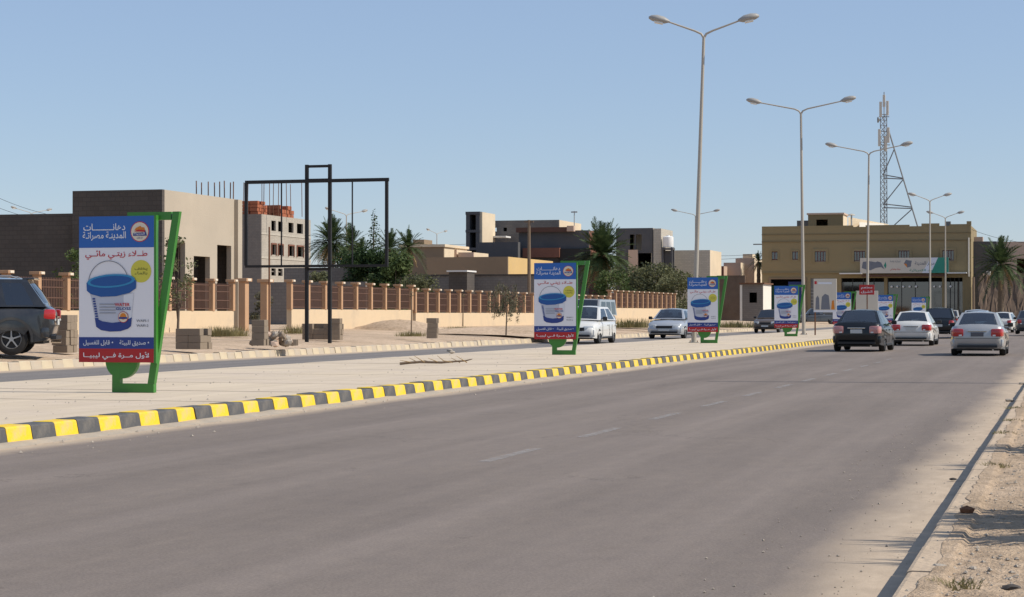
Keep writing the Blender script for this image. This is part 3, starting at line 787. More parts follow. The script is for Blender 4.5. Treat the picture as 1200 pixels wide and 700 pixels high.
CARS = {
 'sedan': dict(L=4.55, W=1.76, H=1.43, belt=.93, bot=.20, wr=.315, wf=1.36, wb=-1.27, nose=.62, hood=.86, ws=1.20, wt=.42, rt=-.98, rb=-1.72, deck=.99, tail=.93, gw=.77, tw=.545, sides=[(.09, .44), (.50, .80)]),
 'hatch': dict(L=3.85, W=1.66, H=1.44, belt=.90, bot=.20, wr=.29, wf=1.18, wb=-1.20, nose=.62, hood=.84, ws=1.05, wt=.18, rt=-1.25, rb=-1.80, deck=.92, tail=.9, gw=.75, tw=.55, sides=[(.10, .47), (.53, .92)]),
 'suv': dict(L=4.68, W=1.88, H=1.72, belt=1.08, bot=.28, wr=.36, wf=1.32, wb=-1.42, nose=.78, hood=1.02, ws=1.25, wt=.55, rt=-1.72, rb=-2.16, deck=1.08, tail=1.05, gw=.86, tw=.66, sides=[(.08, .38), (.43, .70), (.75, .93)]),
 'van': dict(L=4.6, W=1.74, H=1.95, belt=1.12, bot=.25, wr=.32, wf=1.35, wb=-1.35, nose=.85, hood=1.05, ws=1.85, wt=1.25, rt=-2.15, rb=-2.24, deck=1.12, tail=1.1, gw=.83, tw=.74, sides=[(.10, .36), (.40, .66), (.70, .95)]),
 'pickup': dict(L=4.9, W=1.72, H=1.66, belt=1.02, bot=.30, wr=.34, wf=1.50, wb=-1.40, nose=.75, hood=.98, ws=1.20, wt=.65, rt=-.35, rb=-.55, deck=1.02, tail=1.0, gw=.79, tw=.64, sides=[(.12, .80)]),
}
def make_car(name, label, cat, kind, paint, loc, rz, sc=1.0, group=None, glass='car_glass', tail='lens_red', rim='rim', seat='seat', plate='plate', roof_rails=False, person=False, bumper=None):
    s = CARS[kind]; t = thing(name, label, cat, loc, rz, group); t.scale = (sc, sc, sc)
    L, W, H = s['L'], s['W'], s['H']; hl = L / 2; b = s['bot']; wr = s['wr']; ar = wr + .07
    def arch(yc):
        pts = []
        zc = wr; a0 = math.asin(max(-1, min(1, (b - zc) / ar)))
        for k in range(11):
            a = a0 + (math.pi - 2 * a0) * k / 10
            pts.append((yc + ar * math.cos(a), zc + ar * math.sin(a)))
        return pts                                                     # front to back
    # side outline from the nose along the bottom to the tail and back over the top
    out = [(hl - .02, b + .18), (hl - .10, b + .02)] + arch(s['wf']) + arch(s['wb']) + [(-hl + .16, b + .04), (-hl + .03, b + .2), (-hl, b + .38), (-hl + .03, s['tail'] - .12), (-hl + .08, s['tail'] - .02), (-hl + .16, s['deck'])]
    if kind in ('sedan',): out += [(s['rb'] + .02, s['deck'] + .01), (s['rb'] + .25, s['belt'] + .03)]
    else: out += [(s['rb'] + .3, s['belt'] + .02)]
    out += [(0, s['belt']), (s['ws'] - .1, s['belt'] - .01), (s['ws'] + .25, s['hood']), ((s['ws'] + hl) / 2 + .1, s['hood'] - .04), (hl - .25, s['nose'] + .12), (hl - .06, s['nose']), (hl, s['nose'] - .16)]
    m = MB(); n = len(out); zm = (b + s['belt']) / 2
    def ringpts(x, e):
        r = []
        for y, z in out:
            yy, zz = y, z
            if z > zm: zz = z - e * (1.1 if abs(y) < hl - .3 else .6)
            if abs(y) > hl - .35: yy = y * (1 - e * .5 / hl)
            k = max(0, (abs(y) - (hl - .75)) / .75); taper = 1 - .17 * k ** 2.4
            tum = 1 - .03 * max(0, (.45 - z)) / .3 if z < .45 else 1
            r.append((x * taper * tum, yy, zz))
        return r
    rings = [ringpts(x, e) for x, e in ((-W / 2, .22), (-W / 2 + .02, .13), (-W / 2 + .07, .06), (-W / 2 + .20, .015), (0, -.018), (W / 2 - .20, .015), (W / 2 - .07, .06), (W / 2 - .02, .13), (W / 2, .22))]
    for r in rings: m.v += r
    for i in range(len(rings) - 1):
        for k in range(n):
            k2 = (k + 1) % n; m.f.append((i * n + k, i * n + k2, (i + 1) * n + k2, (i + 1) * n + k))
    m.f += [tuple(range(n)), tuple(range((len(rings) - 1) * n, len(rings) * n))]
    body = m.build('body', paint, t, 38)
    MB().box(-W / 2 + .22, W / 2 - .22, -hl + .25, hl - .3, b - .03, b + .3).build('underbody', 'trim', t)
    # greenhouse with real window openings
    g, tw, be = s['gw'], s['tw'], s['belt'] - .01; zt = H - .035
    rbz = s['deck'] if kind == 'sedan' else be
    FL, FR, BL, BR = (-g, s['ws'], be), (g, s['ws'], be), (-g, s['rb'], be), (g, s['rb'], be)
    fl, fr, bl, br = (-tw, s['wt'], zt), (tw, s['wt'], zt), (-tw, s['rt'], zt), (tw, s['rt'], zt)
    m = MB()
    fw, nw = patch(m, FR, FL, fl, fr, [(.06, .94, .06, .95)], .08, 6)
    fr_, nr_ = patch(m, BL, BR, br, bl, [(.08, .92, .14 if kind == 'sedan' else .12, .92)], .07, 6)
    hs = [(a, c, .06, .86) for a, c in s['sides']]
    fL, nL = patch(m, FL, BL, bl, fl, hs, .02, 1, 2)
    fR, nR = patch(m, FR, BR, br, fr, hs, -.02, 1, 2)
    patch(m, fl, fr, br, bl, (), -.055, 6, 6)
    bm = bmesh.new(); me = m.mesh('tmp', paint); bm.from_mesh(me); bmesh.ops.remove_doubles(bm, verts=bm.verts, dist=.002); bmesh.ops.recalc_face_normals(bm, faces=bm.faces); bm.to_mesh(me); bm.free()
    me.name = 'cabin_frame'; me.polygons.foreach_set('use_smooth', [True] * len(me.polygons)); me.set_sharp_from_angle(angle=R(35))
    obj('cabin_frame', me, t)
    def pane(nm, f, h, nu=6):
        p = MB()
        for j in range(3):
            for i in range(nu + 1): p.v.append(tuple(f(h[0] + (h[1] - h[0]) * i / nu, h[2] + (h[3] - h[2]) * j / 2)))
        for j in range(2):
            for i in range(nu): a = j * (nu + 1) + i; p.f.append((a, a + 1, a + nu + 2, a + nu + 1))
        p.build(nm, glass, t, 60)
    pane('windscreen', fw, (.06, .94, .06, .95)); pane('rear_window', fr_, (.08, .92, .14 if kind == 'sedan' else .12, .92))
    for h in hs: pane('side_window', fL, h, 2); pane('side_window', fR, h, 2)
    # inside: dark tray, seats, headrests, steering wheel
    MB().box(-g + .06, g - .06, s['rb'] + .15, s['ws'] - .12, be + .005, be + .025).build('cabin_floor', 'seat', t)
    rows = [-.05] if kind == 'pickup' else [.15, -.85]
    for ry in rows:
        for sx in (-.36, .36):
            st = MB().cbox(sx - .22, sx + .22, ry - .10, ry + .02, be - .2, be + .17, .05).build('seat', seat, t, 40)
            MB().cbox(sx - .12, sx + .12, ry - .11, ry - .02, be + .18, be + .33, .04).build('headrest', seat, st, 40)
    # wheels
    prof_t = [(wr * .62, -.095), (wr * .9, -.10), (wr * .985, -.075), (wr, 0), (wr * .985, .075), (wr * .9, .10), (wr * .62, .095), (wr * .62, -.095)]
    for yw in (s['wf'], s['wb']):
        for sx in (-1, 1):
            wx = sx * (W / 2 - .115)
            wh = MB().lathe(prof_t, 22, 'x').build('wheel', 'tyre', t, 45); wh.location = (wx, yw, wr)
            rm = MB().lathe([(wr * .63, .02), (wr * .63, .075), (wr * .58, .08), (wr * .55, .03)], 20, 'x')
            rm.lathe([(0.0, .075), (wr * .14, .075), (wr * .16, .03)], 10, 'x')
            for k in range(5):
                a = 2 * math.pi * k / 5 + .3
                rm.bar((.045, math.cos(a) * wr * .1, math.sin(a) * wr * .1), (.045, math.cos(a) * wr * .57, math.sin(a) * wr * .57), .075, .03)
            if sx < 0: rm.v = [(-x, y, z) for x, y, z in rm.v]
            rm.build('rim', rim, wh)
            dk = MB().lathe([(0, 0.02), (wr * .6, .02)], 16, 'x')
            if sx < 0: dk.v = [(-x, y, z) for x, y, z in dk.v]
            dk.build('brake_disc', 'trim', wh)
    # lights
    zl = s['tail'] - .22
    for sx in (-1, 1):
        if kind in ('suv', 'van', 'hatch'):
            q = MB().cbox(sx * (W / 2 - .19) - .12, sx * (W / 2 - .19) + .12, -hl - .012, -hl + .26, s['tail'] - .26, s['tail'] - .03, .05)
        else:
            q = MB().cbox(sx * (W / 2 - .20) - .19, sx * (W / 2 - .20) + .19, -hl - .012, -hl + .24, zl - .09, zl + .17, .06)
        k_ = lambda y: 1 - .17 * max(0, (abs(y) - (hl - .75)) / .75) ** 2.4
        q.v = [(x * (k_(y) + .035), y, z) for x, y, z in q.v]
        tl = q.build('tail_light', tail, t, 40)
        MB().cbox(sx * (W / 2 - .35) - .05, sx * (W / 2 - .35) + .05, -hl - .018, -hl + .02, zl - .075, zl - .02, .015).build('reversing_lens', 'lens_clear', tl)
        q = MB().cbox(sx * (W / 2 - .30) - .19, sx * (W / 2 - .30) + .19, hl - .22, hl + .0, s['nose'] - .13, s['nose'] + .055, .05)
        q.v = [(x * .98, y - (.13 if abs(x) > W / 2 - .2 and y > hl - .1 else 0), z) for x, y, z in q.v]
        q.build('headlight', 'lens_clear', t, 40)
        # mirror
        mb = MB().cbox(sx * (W / 2 + .07) - .09, sx * (W / 2 + .07) + .09, s['ws'] - .42, s['ws'] - .30, be + .0, be + .14, .04)
        mb.bar((sx * (W / 2 - .12), s['ws'] - .36, be + .03), (sx * (W / 2 + .02), s['ws'] - .36, be + .06), .04)
        mb.build('door_mirror', 'trim', t, 40)
        for a, c in s['sides'][:2]:
            yh = s['ws'] + (s['rb'] - s['ws']) * (c - .05)
            MB().cbox(sx * (W / 2 + .012) - .018, sx * (W / 2 + .012) + .018, yh - .09, yh + .09, be - .20, be - .165, .008).build('door_handle', paint, t)
        for a in ([s['sides'][0][0] - .06, (s['sides'][0][1] + s['sides'][1][0]) / 2, min(.86, s['sides'][1][1] + .04)] if len(s['sides']) > 1 else [.1, .85]):
            yd = s['ws'] + (s['rb'] - s['ws']) * a
            if abs(yd - s['wf']) < ar: yd = s['wf'] - ar - .05
            if abs(yd - s['wb']) < ar: yd = s['wb'] + ar + .03
            MB().box(sx * W / 2 - .006, sx * W / 2 + .004, yd - .006, yd + .006, b + .1, be - .16).build('door_seam', 'trim', t)
        MB().cbox(sx * (W / 2 - .03) - .03, sx * (W / 2 - .03) + .03, s['wb'] + ar + .02, s['wf'] - ar - .02, b - .01, b + .07, .015).build('sill', 'trim', t)
    # bumpers, grille, plates, boot line
    bp = bumper or paint
    zb = b + .1
    for e, nm in ((-1, 'rear_bumper'), (1, 'front_bumper')):
        q = MB().cbox(-W / 2 + .03, W / 2 - .03, -.0, .14, zb, zb + .24, .05)
        q.v = [(x * (1 - .03), e * (hl + .03 - (.14 - y)) + (-e * .22 * max(0, (abs(x) / (W / 2) - .55) / .45) ** 2), z) for x, y, z in q.v]
        bo = q.build(nm, bp, t, 45)
        MB().box(-W / 2 + .25, W / 2 - .25, min(e * (hl + .028), e * (hl - .1)), max(e * (hl + .028), e * (hl - .1)), zb - .03, zb + .045).build('lower_grille' if e > 0 else 'lower_valance', 'trim', bo)
    MB().cbox(-.38, .38, hl - .08, hl + .012, s['nose'] - .13, s['nose'] + .0, .02).build('grille', 'trim', t)
    MB().box(-.26, .26, hl + .03, hl + .042, zb + .07, zb + .18).build('number_plate', plate, t)
    zp = s['tail'] - .24 if kind == 'sedan' else s['tail'] - .32
    MB().box(-.20, .20, -hl - .022, -hl - .008, zp - .06, zp + .07).build('number_plate', plate, t)
    if kind != 'van':
        MB().cbox(-.30, .30, -hl - .02, -hl + .03, zp + .10, zp + .135, .01).build('boot_handle', 'chrome' if kind == 'sedan' else paint, t)
    MB().box(-W / 2 + .16, W / 2 - .16, -hl - .006, -hl + .02, zb + .262, zb + .274).build('boot_seam', 'trim', t)
    MB().tube([(W * .28, -hl + .2, b), (W * .28, -hl - .03, b - .005)], .03, 8).build('exhaust_pipe', 'chrome', t)
    if roof_rails:
        for sx in (-1, 1):
            MB().tube([(sx * (tw - .03), s['wt'] - .25, zt + .02), (sx * (tw - .03), s['wt'] - .4, zt + .075), (sx * (tw - .03), s['rt'] + .35, zt + .075), (sx * (tw - .03), s['rt'] + .2, zt + .02)], .018, 6).build('roof_rail', 'rim', t)
        MB().cbox(-tw + .06, tw - .06, s['rt'] - .16, s['rt'] + .1, zt - .005, zt + .035, .015).build('roof_spoiler', paint, t)
    if kind == 'suv':                                                   # dark lower cladding round the wheels
        for yw in (s['wf'], s['wb']):
            for sx in (-1, 1):
                q = MB(); k = 12
                for i in range(k + 1):
                    a = R(-8 + 196 * i / k)
                    for r_ in (ar - .005, ar + .055): 
                        q.v.append((sx * (W / 2 + .004), yw + r_ * math.cos(a), wr + r_ * math.sin(a))); q.v.append((sx * (W / 2 + .024), yw + r_ * math.cos(a), wr + r_ * math.sin(a)))
                for i in range(k):
                    c0 = i * 4; c1 = c0 + 4
                    q.f += [(c0 + 1, c0 + 3, c1 + 3, c1 + 1), (c0, c0 + 1, c1 + 1, c1), (c0 + 2, c0 + 3, c1 + 3, c1 + 2)]
                q.build('arch_trim', paint, t)
    if kind == 'pickup':
        MB().box(-W / 2 + .14, W / 2 - .14, -hl + .12, s['rb'] - .12, s['deck'] + .004, s['deck'] + .02).build('load_bed', 'trim', t)
    return t
def car_at(px, py, z, *a, **k):
    p = G(px, py, z); return make_car(*a[:5], (p.x, p.y, z), *a[5:], **k)
NR, FR_ = 'vehicles driving away on the near road', 'oncoming vehicles on the far road'
def rear_at(px, py, kind, z=.004):                     # pixel under the rear bumper -> car centre
    p = G(px, py, z); return (p.x, p.y + CARS[kind]['L'] / 2, z)
make_car('sedan_car', 'black sedan driving away beside the striped kerb', 'car', 'sedan', 'paint_black', rear_at(1005, 412.5, 'sedan'), R(-1), 1.02, NR, 'bright_glass', 'lens_pale_red', seat='seat_beige')
make_car('sedan_car', 'white sedan driving away between the black and silver sedans', 'car', 'sedan', 'paint_white', rear_at(1067.5, 405.5, 'sedan'), R(0), 1.0, NR, 'car_glass')
make_car('sedan_car', 'silver sedan with red tail lights, nearest car in the right lane', 'car', 'sedan', 'paint_silver', rear_at(1145, 417.5, 'sedan'), 0, .97, NR, 'bright_glass', plate='plate_dark', seat='seat_beige')
make_car('sport_utility_car', 'black SUV driving away just right of the white sedan', 'car', 'suv', 'paint_black', rear_at(1099, 397, 'suv'), R(1), .95, NR, 'dark_glass')
make_car('pickup_truck', 'small white far vehicle on the road beside the black SUV', 'pickup', 'pickup', 'paint_white', rear_at(1112, 385.5, 'pickup'), 0, 1.0, NR)
make_car('sedan_car', 'pale silver car mostly hidden in front of the silver sedan', 'car', 'sedan', 'paint_silver_b', rear_at(1143, 396, 'sedan'), 0, 1.08, NR)
make_car('parked_car', 'white car parked at the right roadside beyond the silver sedan', 'car', 'hatch', 'paint_white', rear_at(1176, 390, 'hatch'), R(-6), 1.0, NR)
def front_at(px, py, kind, z):
    p = G(px, py, z); return (p.x, p.y + CARS[kind]['L'] / 2, z)
make_car('hatchback_car', 'white hatchback coming towards us behind the second poster stand', 'car', 'hatch', 'paint_white', front_at(675, 403, 'hatch', .034), R(180), 1.13, FR_, bumper='paint_white')
make_car('sedan_car', 'silver sedan coming towards us left of the tallest lamp pole', 'car', 'sedan', 'paint_silver_b', front_at(779, 397.3, 'sedan', .034), R(180), 1.09, FR_)
make_car('van', 'light van with dark windscreen behind the white hatchback', 'van', 'van', 'paint_silver', front_at(681, 396, 'van', .034), R(180), 1.08, FR_, 'dark_glass')
make_car('sport_utility_car', 'old brown off-roader coming towards us behind the fourth poster stand', 'car', 'suv', 'paint_brown', front_at(897, 390.5, 'suv', .034), R(178), .92, FR_, 'dark_glass')
p = G(872, 378.5, .3); make_car('parked_car', 'silver off-roader parked near the dirt mound by the olive building', 'car', 'suv', 'paint_silver_b', (p.x, p.y, .3), R(118), 1.0, 'parked vehicles')
p = G(958, 380.5, .2); make_car('pickup_truck', 'dark grey pickup standing side-on behind the white billboard panel', 'pickup', 'pickup', 'paint_grey', (p.x, p.y, .2), R(100), 1.05, 'parked vehicles', 'dark_glass')
p = G(1000, 379, .2); make_car('parked_car', 'dark blue car parked beyond the black sedan, mostly hidden', 'car', 'hatch', 'paint_grey', (p.x - 4, p.y + 18, .2), R(95), 1.0, 'parked vehicles', 'dark_glass')
p = G(1200, 390, .2); make_car('parked_car', 'dark green car cut by the right edge of the picture', 'car', 'hatch', 'paint_grey', (p.x + .3, p.y + 2, .1), 0, 1.0, 'parked vehicles', 'dark_glass')
for k, (px, py, pm, kd, rz) in enumerate([(1158, 380, 'paint_white', 'van', 92), (1169, 378, 'paint_brown', 'pickup', 80)]):
    p = G(px, py - 2, .1); make_car('parked_van' if k == 0 else 'pickup_truck', ['pale van parked before the earth bank at right', 'brown pickup parked before the earth bank, right of pale van'][k], ['van', 'pickup'][k], kd, pm, (p.x, p.y, .3), R(rz), 1.0, 'parked vehicles', 'dark_glass')
# the SUV at the left edge, seen in its rear quarter
p = G(13, 416.5, .34); a_ = R(114); off = Matrix.Rotation(a_, 3, 'Z') @ Vector((-.84, -1.50, 0))
suv = make_car('sport_utility_car', 'dark dusty SUV parked across the far pavement at left edge', 'car', 'suv', 'paint_slate', (p.x - off.x, p.y - off.y, .34), a_, 1.07, 'parked vehicles', 'dark_glass', 'lens_red', roof_rails=True)

# ------------------------------------------------------------------ fence walls of the far side
FXW = -34.0
SP = FXW * -1 * 2.58e-5 * FPX                     # post spacing
def y_at(px): return PX(px, 368, FXW)[0]
POST_W, POST_D = .21, .24
pm_ = MB().cbox(-POST_D / 2, POST_D / 2, -POST_W / 2, POST_W / 2, 0, 1, .015).mesh('post', 'peach_post')
capm = MB().cbox(-.2, .2, -.19, .19, 0, .11, .012).mesh('post_cap', 'peach_post')
capt = MB().cbox(-.15, .21, -.12, .12, .015, .098, .012).mesh('cap_painted_light', 'cap_white')  # sunlight on the cap's right end, put into a paler block
def bars(L, h):
    m = MB(); n = max(2, int(L / .105))
    for i in range(1, n):
        y = i * L / n; m.box(-.012, .012, y - .017, y + .017, .06, h - .08)
    for z in (.10, h * .36, h * .66, h - .16): m.box(-.018, .018, 0.01, L - .01, z - .018, z + .018)
    return m.mesh('railing', 'rail_brown')
def fence_section(label, px0, px1, ledge, top, base=.3, gate=()):
    y0, y1 = y_at(px0), y_at(px1)
    t = thing('boundary_fence', label, 'fence wall', (FXW, y0, 0), 0, 'peach boundary fence walls')
    n = max(1, round((y1 - y0) / SP)); sp = (y1 - y0) / n
    MB().box(-.13, .11, 0, y1 - y0, base, ledge).build('low_wall', 'peach_wall', t)
    rb = bars(sp - POST_W - .02, top - ledge)
    for i in range(n + 1):
        o = obj('post', pm_, t, (0.02, i * sp, ledge - .9 + .9)); o.scale = (1, 1, top - ledge)
        c = obj('post_cap', capm, o, (0, 0, 1.0)); c.scale = (1, 1, 1 / (top - ledge)); 
        e = obj('cap_painted_light', capt, o, (0.03, 0, 1.0)); e.scale = (1, 1, 1 / (top - ledge))
        if i < n: obj('railing', rb, t, (0, i * sp + POST_W / 2 + .01, ledge))
    return t
fence_section('peach fence wall with railings behind the dark SUV, left of the gate gap', -32, 271, 1.44, 2.66)
fence_section('highest-looking peach fence wall behind the empty billboard frame', 339, 481, 1.53, 2.76)
fence_section('long peach fence wall with railings behind sapling and second poster stand', 485, 712, 1.38, 2.60)
fence_section('raised peach fence wall between white hatchback and silver oncoming sedan', 714, 790, 1.78, 3.05)
for px, lab in ((285.5, 'left free-standing orange gate pillar beside the unfinished house'), (311, 'middle free-standing orange gate pillar above rubble heap')):
    t = thing('gate_pillar', lab, 'pillar', (FXW, y_at(px), .5), 0, 'gate pillars')
    MB().cbox(-.16, .16, -.2, .2, 0, 2.2, .02).build('shaft', 'peach_post', t)
    c = MB().cbox(-.27, .27, -.3, .3, 2.2, 2.34, .015).build('pillar_cap', 'peach_post', t); MB().cbox(-.1, .283, -.17, .17, 2.22, 2.325, .012).build('cap_painted_light', 'cap_white', c)

# ------------------------------------------------------------------ buildings
def facade(parent, name, mat, p0, u, length, height, thick, holes=()):
    """wall with openings: p0 corner, u horizontal unit direction; outward normal = u x z"""
    u = Vector(u); nrm = u.cross(Vector((0, 0, 1))); p0 = Vector(p0)
    us = sorted(set([0, length] + [a for h in holes for a in h[:2]])); vs = sorted(set([0, height] + [a for h in holes for a in h[2:]]))
    m = MB()
    def P(a, v, d): return tuple(p0 + u * a + Vector((0, 0, v)) - nrm * d)
    n = len(us)
    for d in (0, thick):
        for v in vs:
            for a in us: m.v.append(P(a, v, d))
    K = n * len(vs)
    solid = lambda i, j: 0 <= i < n - 1 and 0 <= j < len(vs) - 1 and not any(h[0] < (us[i] + us[i + 1]) / 2 < h[1] and h[2] < (vs[j] + vs[j + 1]) / 2 < h[3] for h in holes)
    for j in range(len(vs) - 1):
        for i in range(n - 1):
            if not solid(i, j): continue
            a = j * n + i; q = (a, a + 1, a + n + 1, a + n)
            m.f += [q, tuple(K + k for k in q[::-1])]
            for (ii, jj, e) in ((i - 1, j, (a, a + n)), (i + 1, j, (a + n + 1, a + 1)), (i, j - 1, (a + 1, a)), (i, j + 1, (a + n, a + n + 1))):
                if not solid(ii, jj): m.f.append((e[0], e[1], e[1] + K, e[0] + K))
    return m.build(name, mat, parent)
def house(name, label, cat, X1, Y0, wx, wy, z1, mats, z0=.3, front=(), side=(), roof=True, slab=.2, group=None, parapet=0.0, roofmat=None):
    """box house whose near right corner is (X1, Y0); front faces -y, side faces +x. openings in (start, end, bottom, top)"""
    t = thing(name, label, cat, (0, 0, 0), 0, group)
    mf, ms = mats if isinstance(mats, tuple) else (mats, mats)
    h = z1 - z0
    facade(t, 'wall', mf, (X1 - wx, Y0, z0), (1, 0, 0), wx, h, .25, front)
    facade(t, 'wall', ms, (X1, Y0 + .251, z0), (0, 1, 0), wy - .251, h, .25, side)
    facade(t, 'wall', mf, (X1 - .251, Y0 + wy, z0), (-1, 0, 0), wx - .251, h, .25)
    facade(t, 'wall', mf, (X1 - wx, Y0 + wy - .251, z0), (0, -1, 0), wy - .51, h, .25)
    if roof:
        MB().box(X1 - wx + .26, X1 - .26, Y0 + .26, Y0 + wy - .26, z1 - slab - parapet, z1 - .02 - parapet).build('roof', roofmat or mf, t)
    return t
def win_front(t, X1, wx, Y0, z0, holes, glass='dark_glass', frame='frame_brown'):
    for a, c, b_, d in holes:
        x0, x1 = X1 - wx + a, X1 - wx + c
        fm = MB()
        fm.box(x0, x0 + .07, Y0 + .06, Y0 + .13, z0 + b_, z0 + d); fm.box(x1 - .07, x1, Y0 + .06, Y0 + .13, z0 + b_, z0 + d)
        fm.box(x0 + .07, x1 - .07, Y0 + .06, Y0 + .13, z0 + d - .07, z0 + d); fm.box(x0 + .07, x1 - .07, Y0 + .06, Y0 + .13, z0 + b_, z0 + b_ + .07)
        fm.box((x0 + x1) / 2 - .03, (x0 + x1) / 2 + .03, Y0 + .065, Y0 + .125, z0 + b_ + .07, z0 + d - .07)
        w_ = fm.build('window', frame, t)
        MB().box(x0 + .07, x1 - .07, Y0 + .10, Y0 + .112, z0 + b_ + .07, z0 + d - .07).build('pane', glass, w_)

# --- unfinished rendered house at the left
XA = -40.0
ya0, za0 = PX(190, 222, XA); ya1, za1 = PX(279, 230, XA)
def hole_side(px0, px1, pt, pb, X, y0, z0):
    a, zt_ = PX(px0, pt, X); b_, _ = PX(px1, pt, X); _, zb_ = PX(px0, pb, X)
    return (a - y0 - .251, b_ - y0 - .251, max(zb_ - z0, 0.0), zt_ - z0)
def hole_front(px0, px1, pt, pb, Y, x0, z0):
    a, zt_ = PY(px0, pt, Y); b_, _ = PY(px1, pt, Y); _, zb_ = PY(px0, pb, Y)
    return (a - x0, b_ - x0, max(zb_ - z0, 0.0), zt_ - z0)
xl, _ = PY(85, 222, ya0)
wA = XA - xl
z0A = .5
holesA = [hole_side(199, 217, 283, 372, XA, ya0, z0A), hole_side(227, 246, 300, 372, XA, ya0, z0A), hole_side(254.5, 271, 287, 390, XA, ya0, z0A)]
tA = house('unfinished_house', 'unfinished rendered house with tall dark openings behind nearest poster stand', 'house', XA, ya0, wA, ya1 - ya0, za0, ('block_dark', 'render_grey'), z0A, side=holesA)
MB().box(XA + .003, XA + .2, ya1 - .45, ya1 + .06, z0A, za0 - .02).build('corner_pier', 'render_grey', tA)
MB().box(XA - 4, XA - .27, ya0 + .3, ya1 - .3, z0A, z0A + .02).build('floor_slab', 'block_grey', tA)
MB().box(XA - 2.2, XA - 2.0, ya0 + .3, ya1 - .3, z0A + .02, za0 - .3).build('inner_wall', 'block_dark', tA)
_, zw = PY(40, 251, ya0 + .6)
tW = house('block_building', 'long dark bare-block building behind the SUV at far left', 'building', xl - .02, ya0 + .6, 30, 9, zw, ('block_dark', 'block_dark'), .5)

# --- bare block tower block with bricks and rods on its roof
XB = -100.0
yb0, zb0 = PX(306, 251, XB); yb1, _ = PX(364, 256.5, XB)
holesB = []
for pt, pb in ((258.5, 270.5), (286.5, 298.5), (314.5, 323)):
    for a, c in ((318, 323.2), (326, 331.2), (338, 344), (348, 355)):
        holesB.append(hole_side(a, c, pt + (a - 318) * .07, pb + (a - 318) * .05, XB, yb0, .5))
vals = {}
fixB = []
rowsB = [(holesB[0][2], holesB[0][3]), (holesB[4][2], holesB[4][3]), (holesB[8][2], holesB[8][3])]
for r_ in range(3):
    for k in range(4): fixB.append((holesB[r_ * 4 + k][0], holesB[r_ * 4 + k][1], rowsB[r_][0], rowsB[r_][1]))
tB = house('unfinished_block', 'three-storey bare block building with red bricks on its roof', 'building', XB, yb0, 14, yb1 - yb0, zb0, ('block_grey', 'block_raw'), .5, side=fixB)
for zf in (rowsB[1][1] + 1.2, rowsB[2][1] + 1.2):
    MB().box(XB + .004, XB + .06, yb0 + .02, yb1 - .02, .5 + zf, .5 + zf + .25).build('floor_band', 'pale_block', tB)
    for zz in ():
        pass
for zf in (zb0 - 3.2, zb0 - 7.2): MB().box(XB - 13.6, XB - .3, yb0 + .3, yb1 - .3, zf - .15, zf).build('floor_slab', 'block_grey', tB)
for k, (a, c, b_, d) in enumerate(fixB[4:8]):
    f_ = MB()
    y0_, y1_ = yb0 + .251 + a, yb0 + .251 + c
    f_.box(XB + .003, XB + .12, y0_ - .16, y0_ - .002, .5 + b_ - .1, .5 + d + .16); f_.box(XB + .003, XB + .12, y1_ + .002, y1_ + .16, .5 + b_ - .1, .5 + d + .16); f_.box(XB + .003, XB + .13, y0_ - .002, y1_ + .002, .5 + d + .002, .5 + d + .2)
    f_.build('window_surround', 'brick_brown', tB)
def brick_pile(label, pxa, pxb, ptop, X, zbase, n_y, n_z, n_x=4):
    ya, zt_ = PX(pxa, ptop, X); yb, _ = PX(pxb, ptop, X)
    dy = (yb - ya) / n_y; dz = (zt_ - zbase) / n_z
    t = thing('brick_stack', label, 'brick stack', (X, ya, zbase), 0, 'brick stacks on the bare block building')
    bmsh = MB().cbox(-.55, .55, 0, dy - .05, 0, dz - .04, .03).mesh('brick_pallet', 'brick_orange')
    for j in range(n_z):
        for i in range(n_y):
            if j == n_z - 1 and random.random() < .25: continue
            for k in range(n_x):
                obj('brick', bmsh, t, (-.6 - k * 1.15 + random.uniform(-.08, .08), i * dy + random.uniform(-.06, .06), j * dz), (0, 0, random.uniform(-.05, .05)))
    return t
brick_pile('larger red brick stack on the bare block building, left one', 302, 313.5, 235, XB - 1.2, zb0 + .02, 5, 4, 2)
brick_pile('smaller red brick stack on the bare block building, right one', 329, 345, 240, XB - 1.0, zb0 + .02, 6, 3, 2)
t = thing('stack_of_blocks', 'grey block parapet at left end of the bare block roof', 'blocks', (XB - 12, yb0 + .5, zb0 + .02))
for i in range(5): MB().cbox(i * 1.1, i * 1.1 + 1.04, 0, .5, 0, .9 + (i % 2) * .5, .03).build('block', 'block_grey', t)
t = thing('reinforcing_rods', 'thin steel reinforcing rods rising from the unfinished roofs', 'rods')
for px, top in ((231, 212), (236, 214), (244, 213), (252, 214), (258, 213), (264, 212), (269, 214), (273, 213), (285, 214), (290, 212), (307, 212), (309, 214), (316, 213), (320, 214), (326, 214), (336, 215), (341, 216), (354, 214)):
    Yr = yb0 + 2 + (px % 7) * 1.3 if px > 280 else ya1 + 60
    if px > 280: Xr, zr = PY(px, top, Yr); base_z = zb0 - .05
    else: Xr, zr = PY(px, top, Yr); base_z = 5
    MB().tube([(Xr, Yr, base_z), (Xr + random.uniform(-.1, .1), Yr, zr)], .05, 5).build('rod', 'rust', t)
t = thing('hidden_block_house', 'bare block house whose roof rods show above the rendered house', 'house')
Xq, _ = PY(225, 225, ya1 + 59); Xq2, _ = PY(262, 225, ya1 + 59); _, zq = PY(250, 245, ya1 + 59)
MB().box(Xq, Xq2, ya1 + 59, ya1 + 62, .3, zq).build('wall', 'block_grey', t)

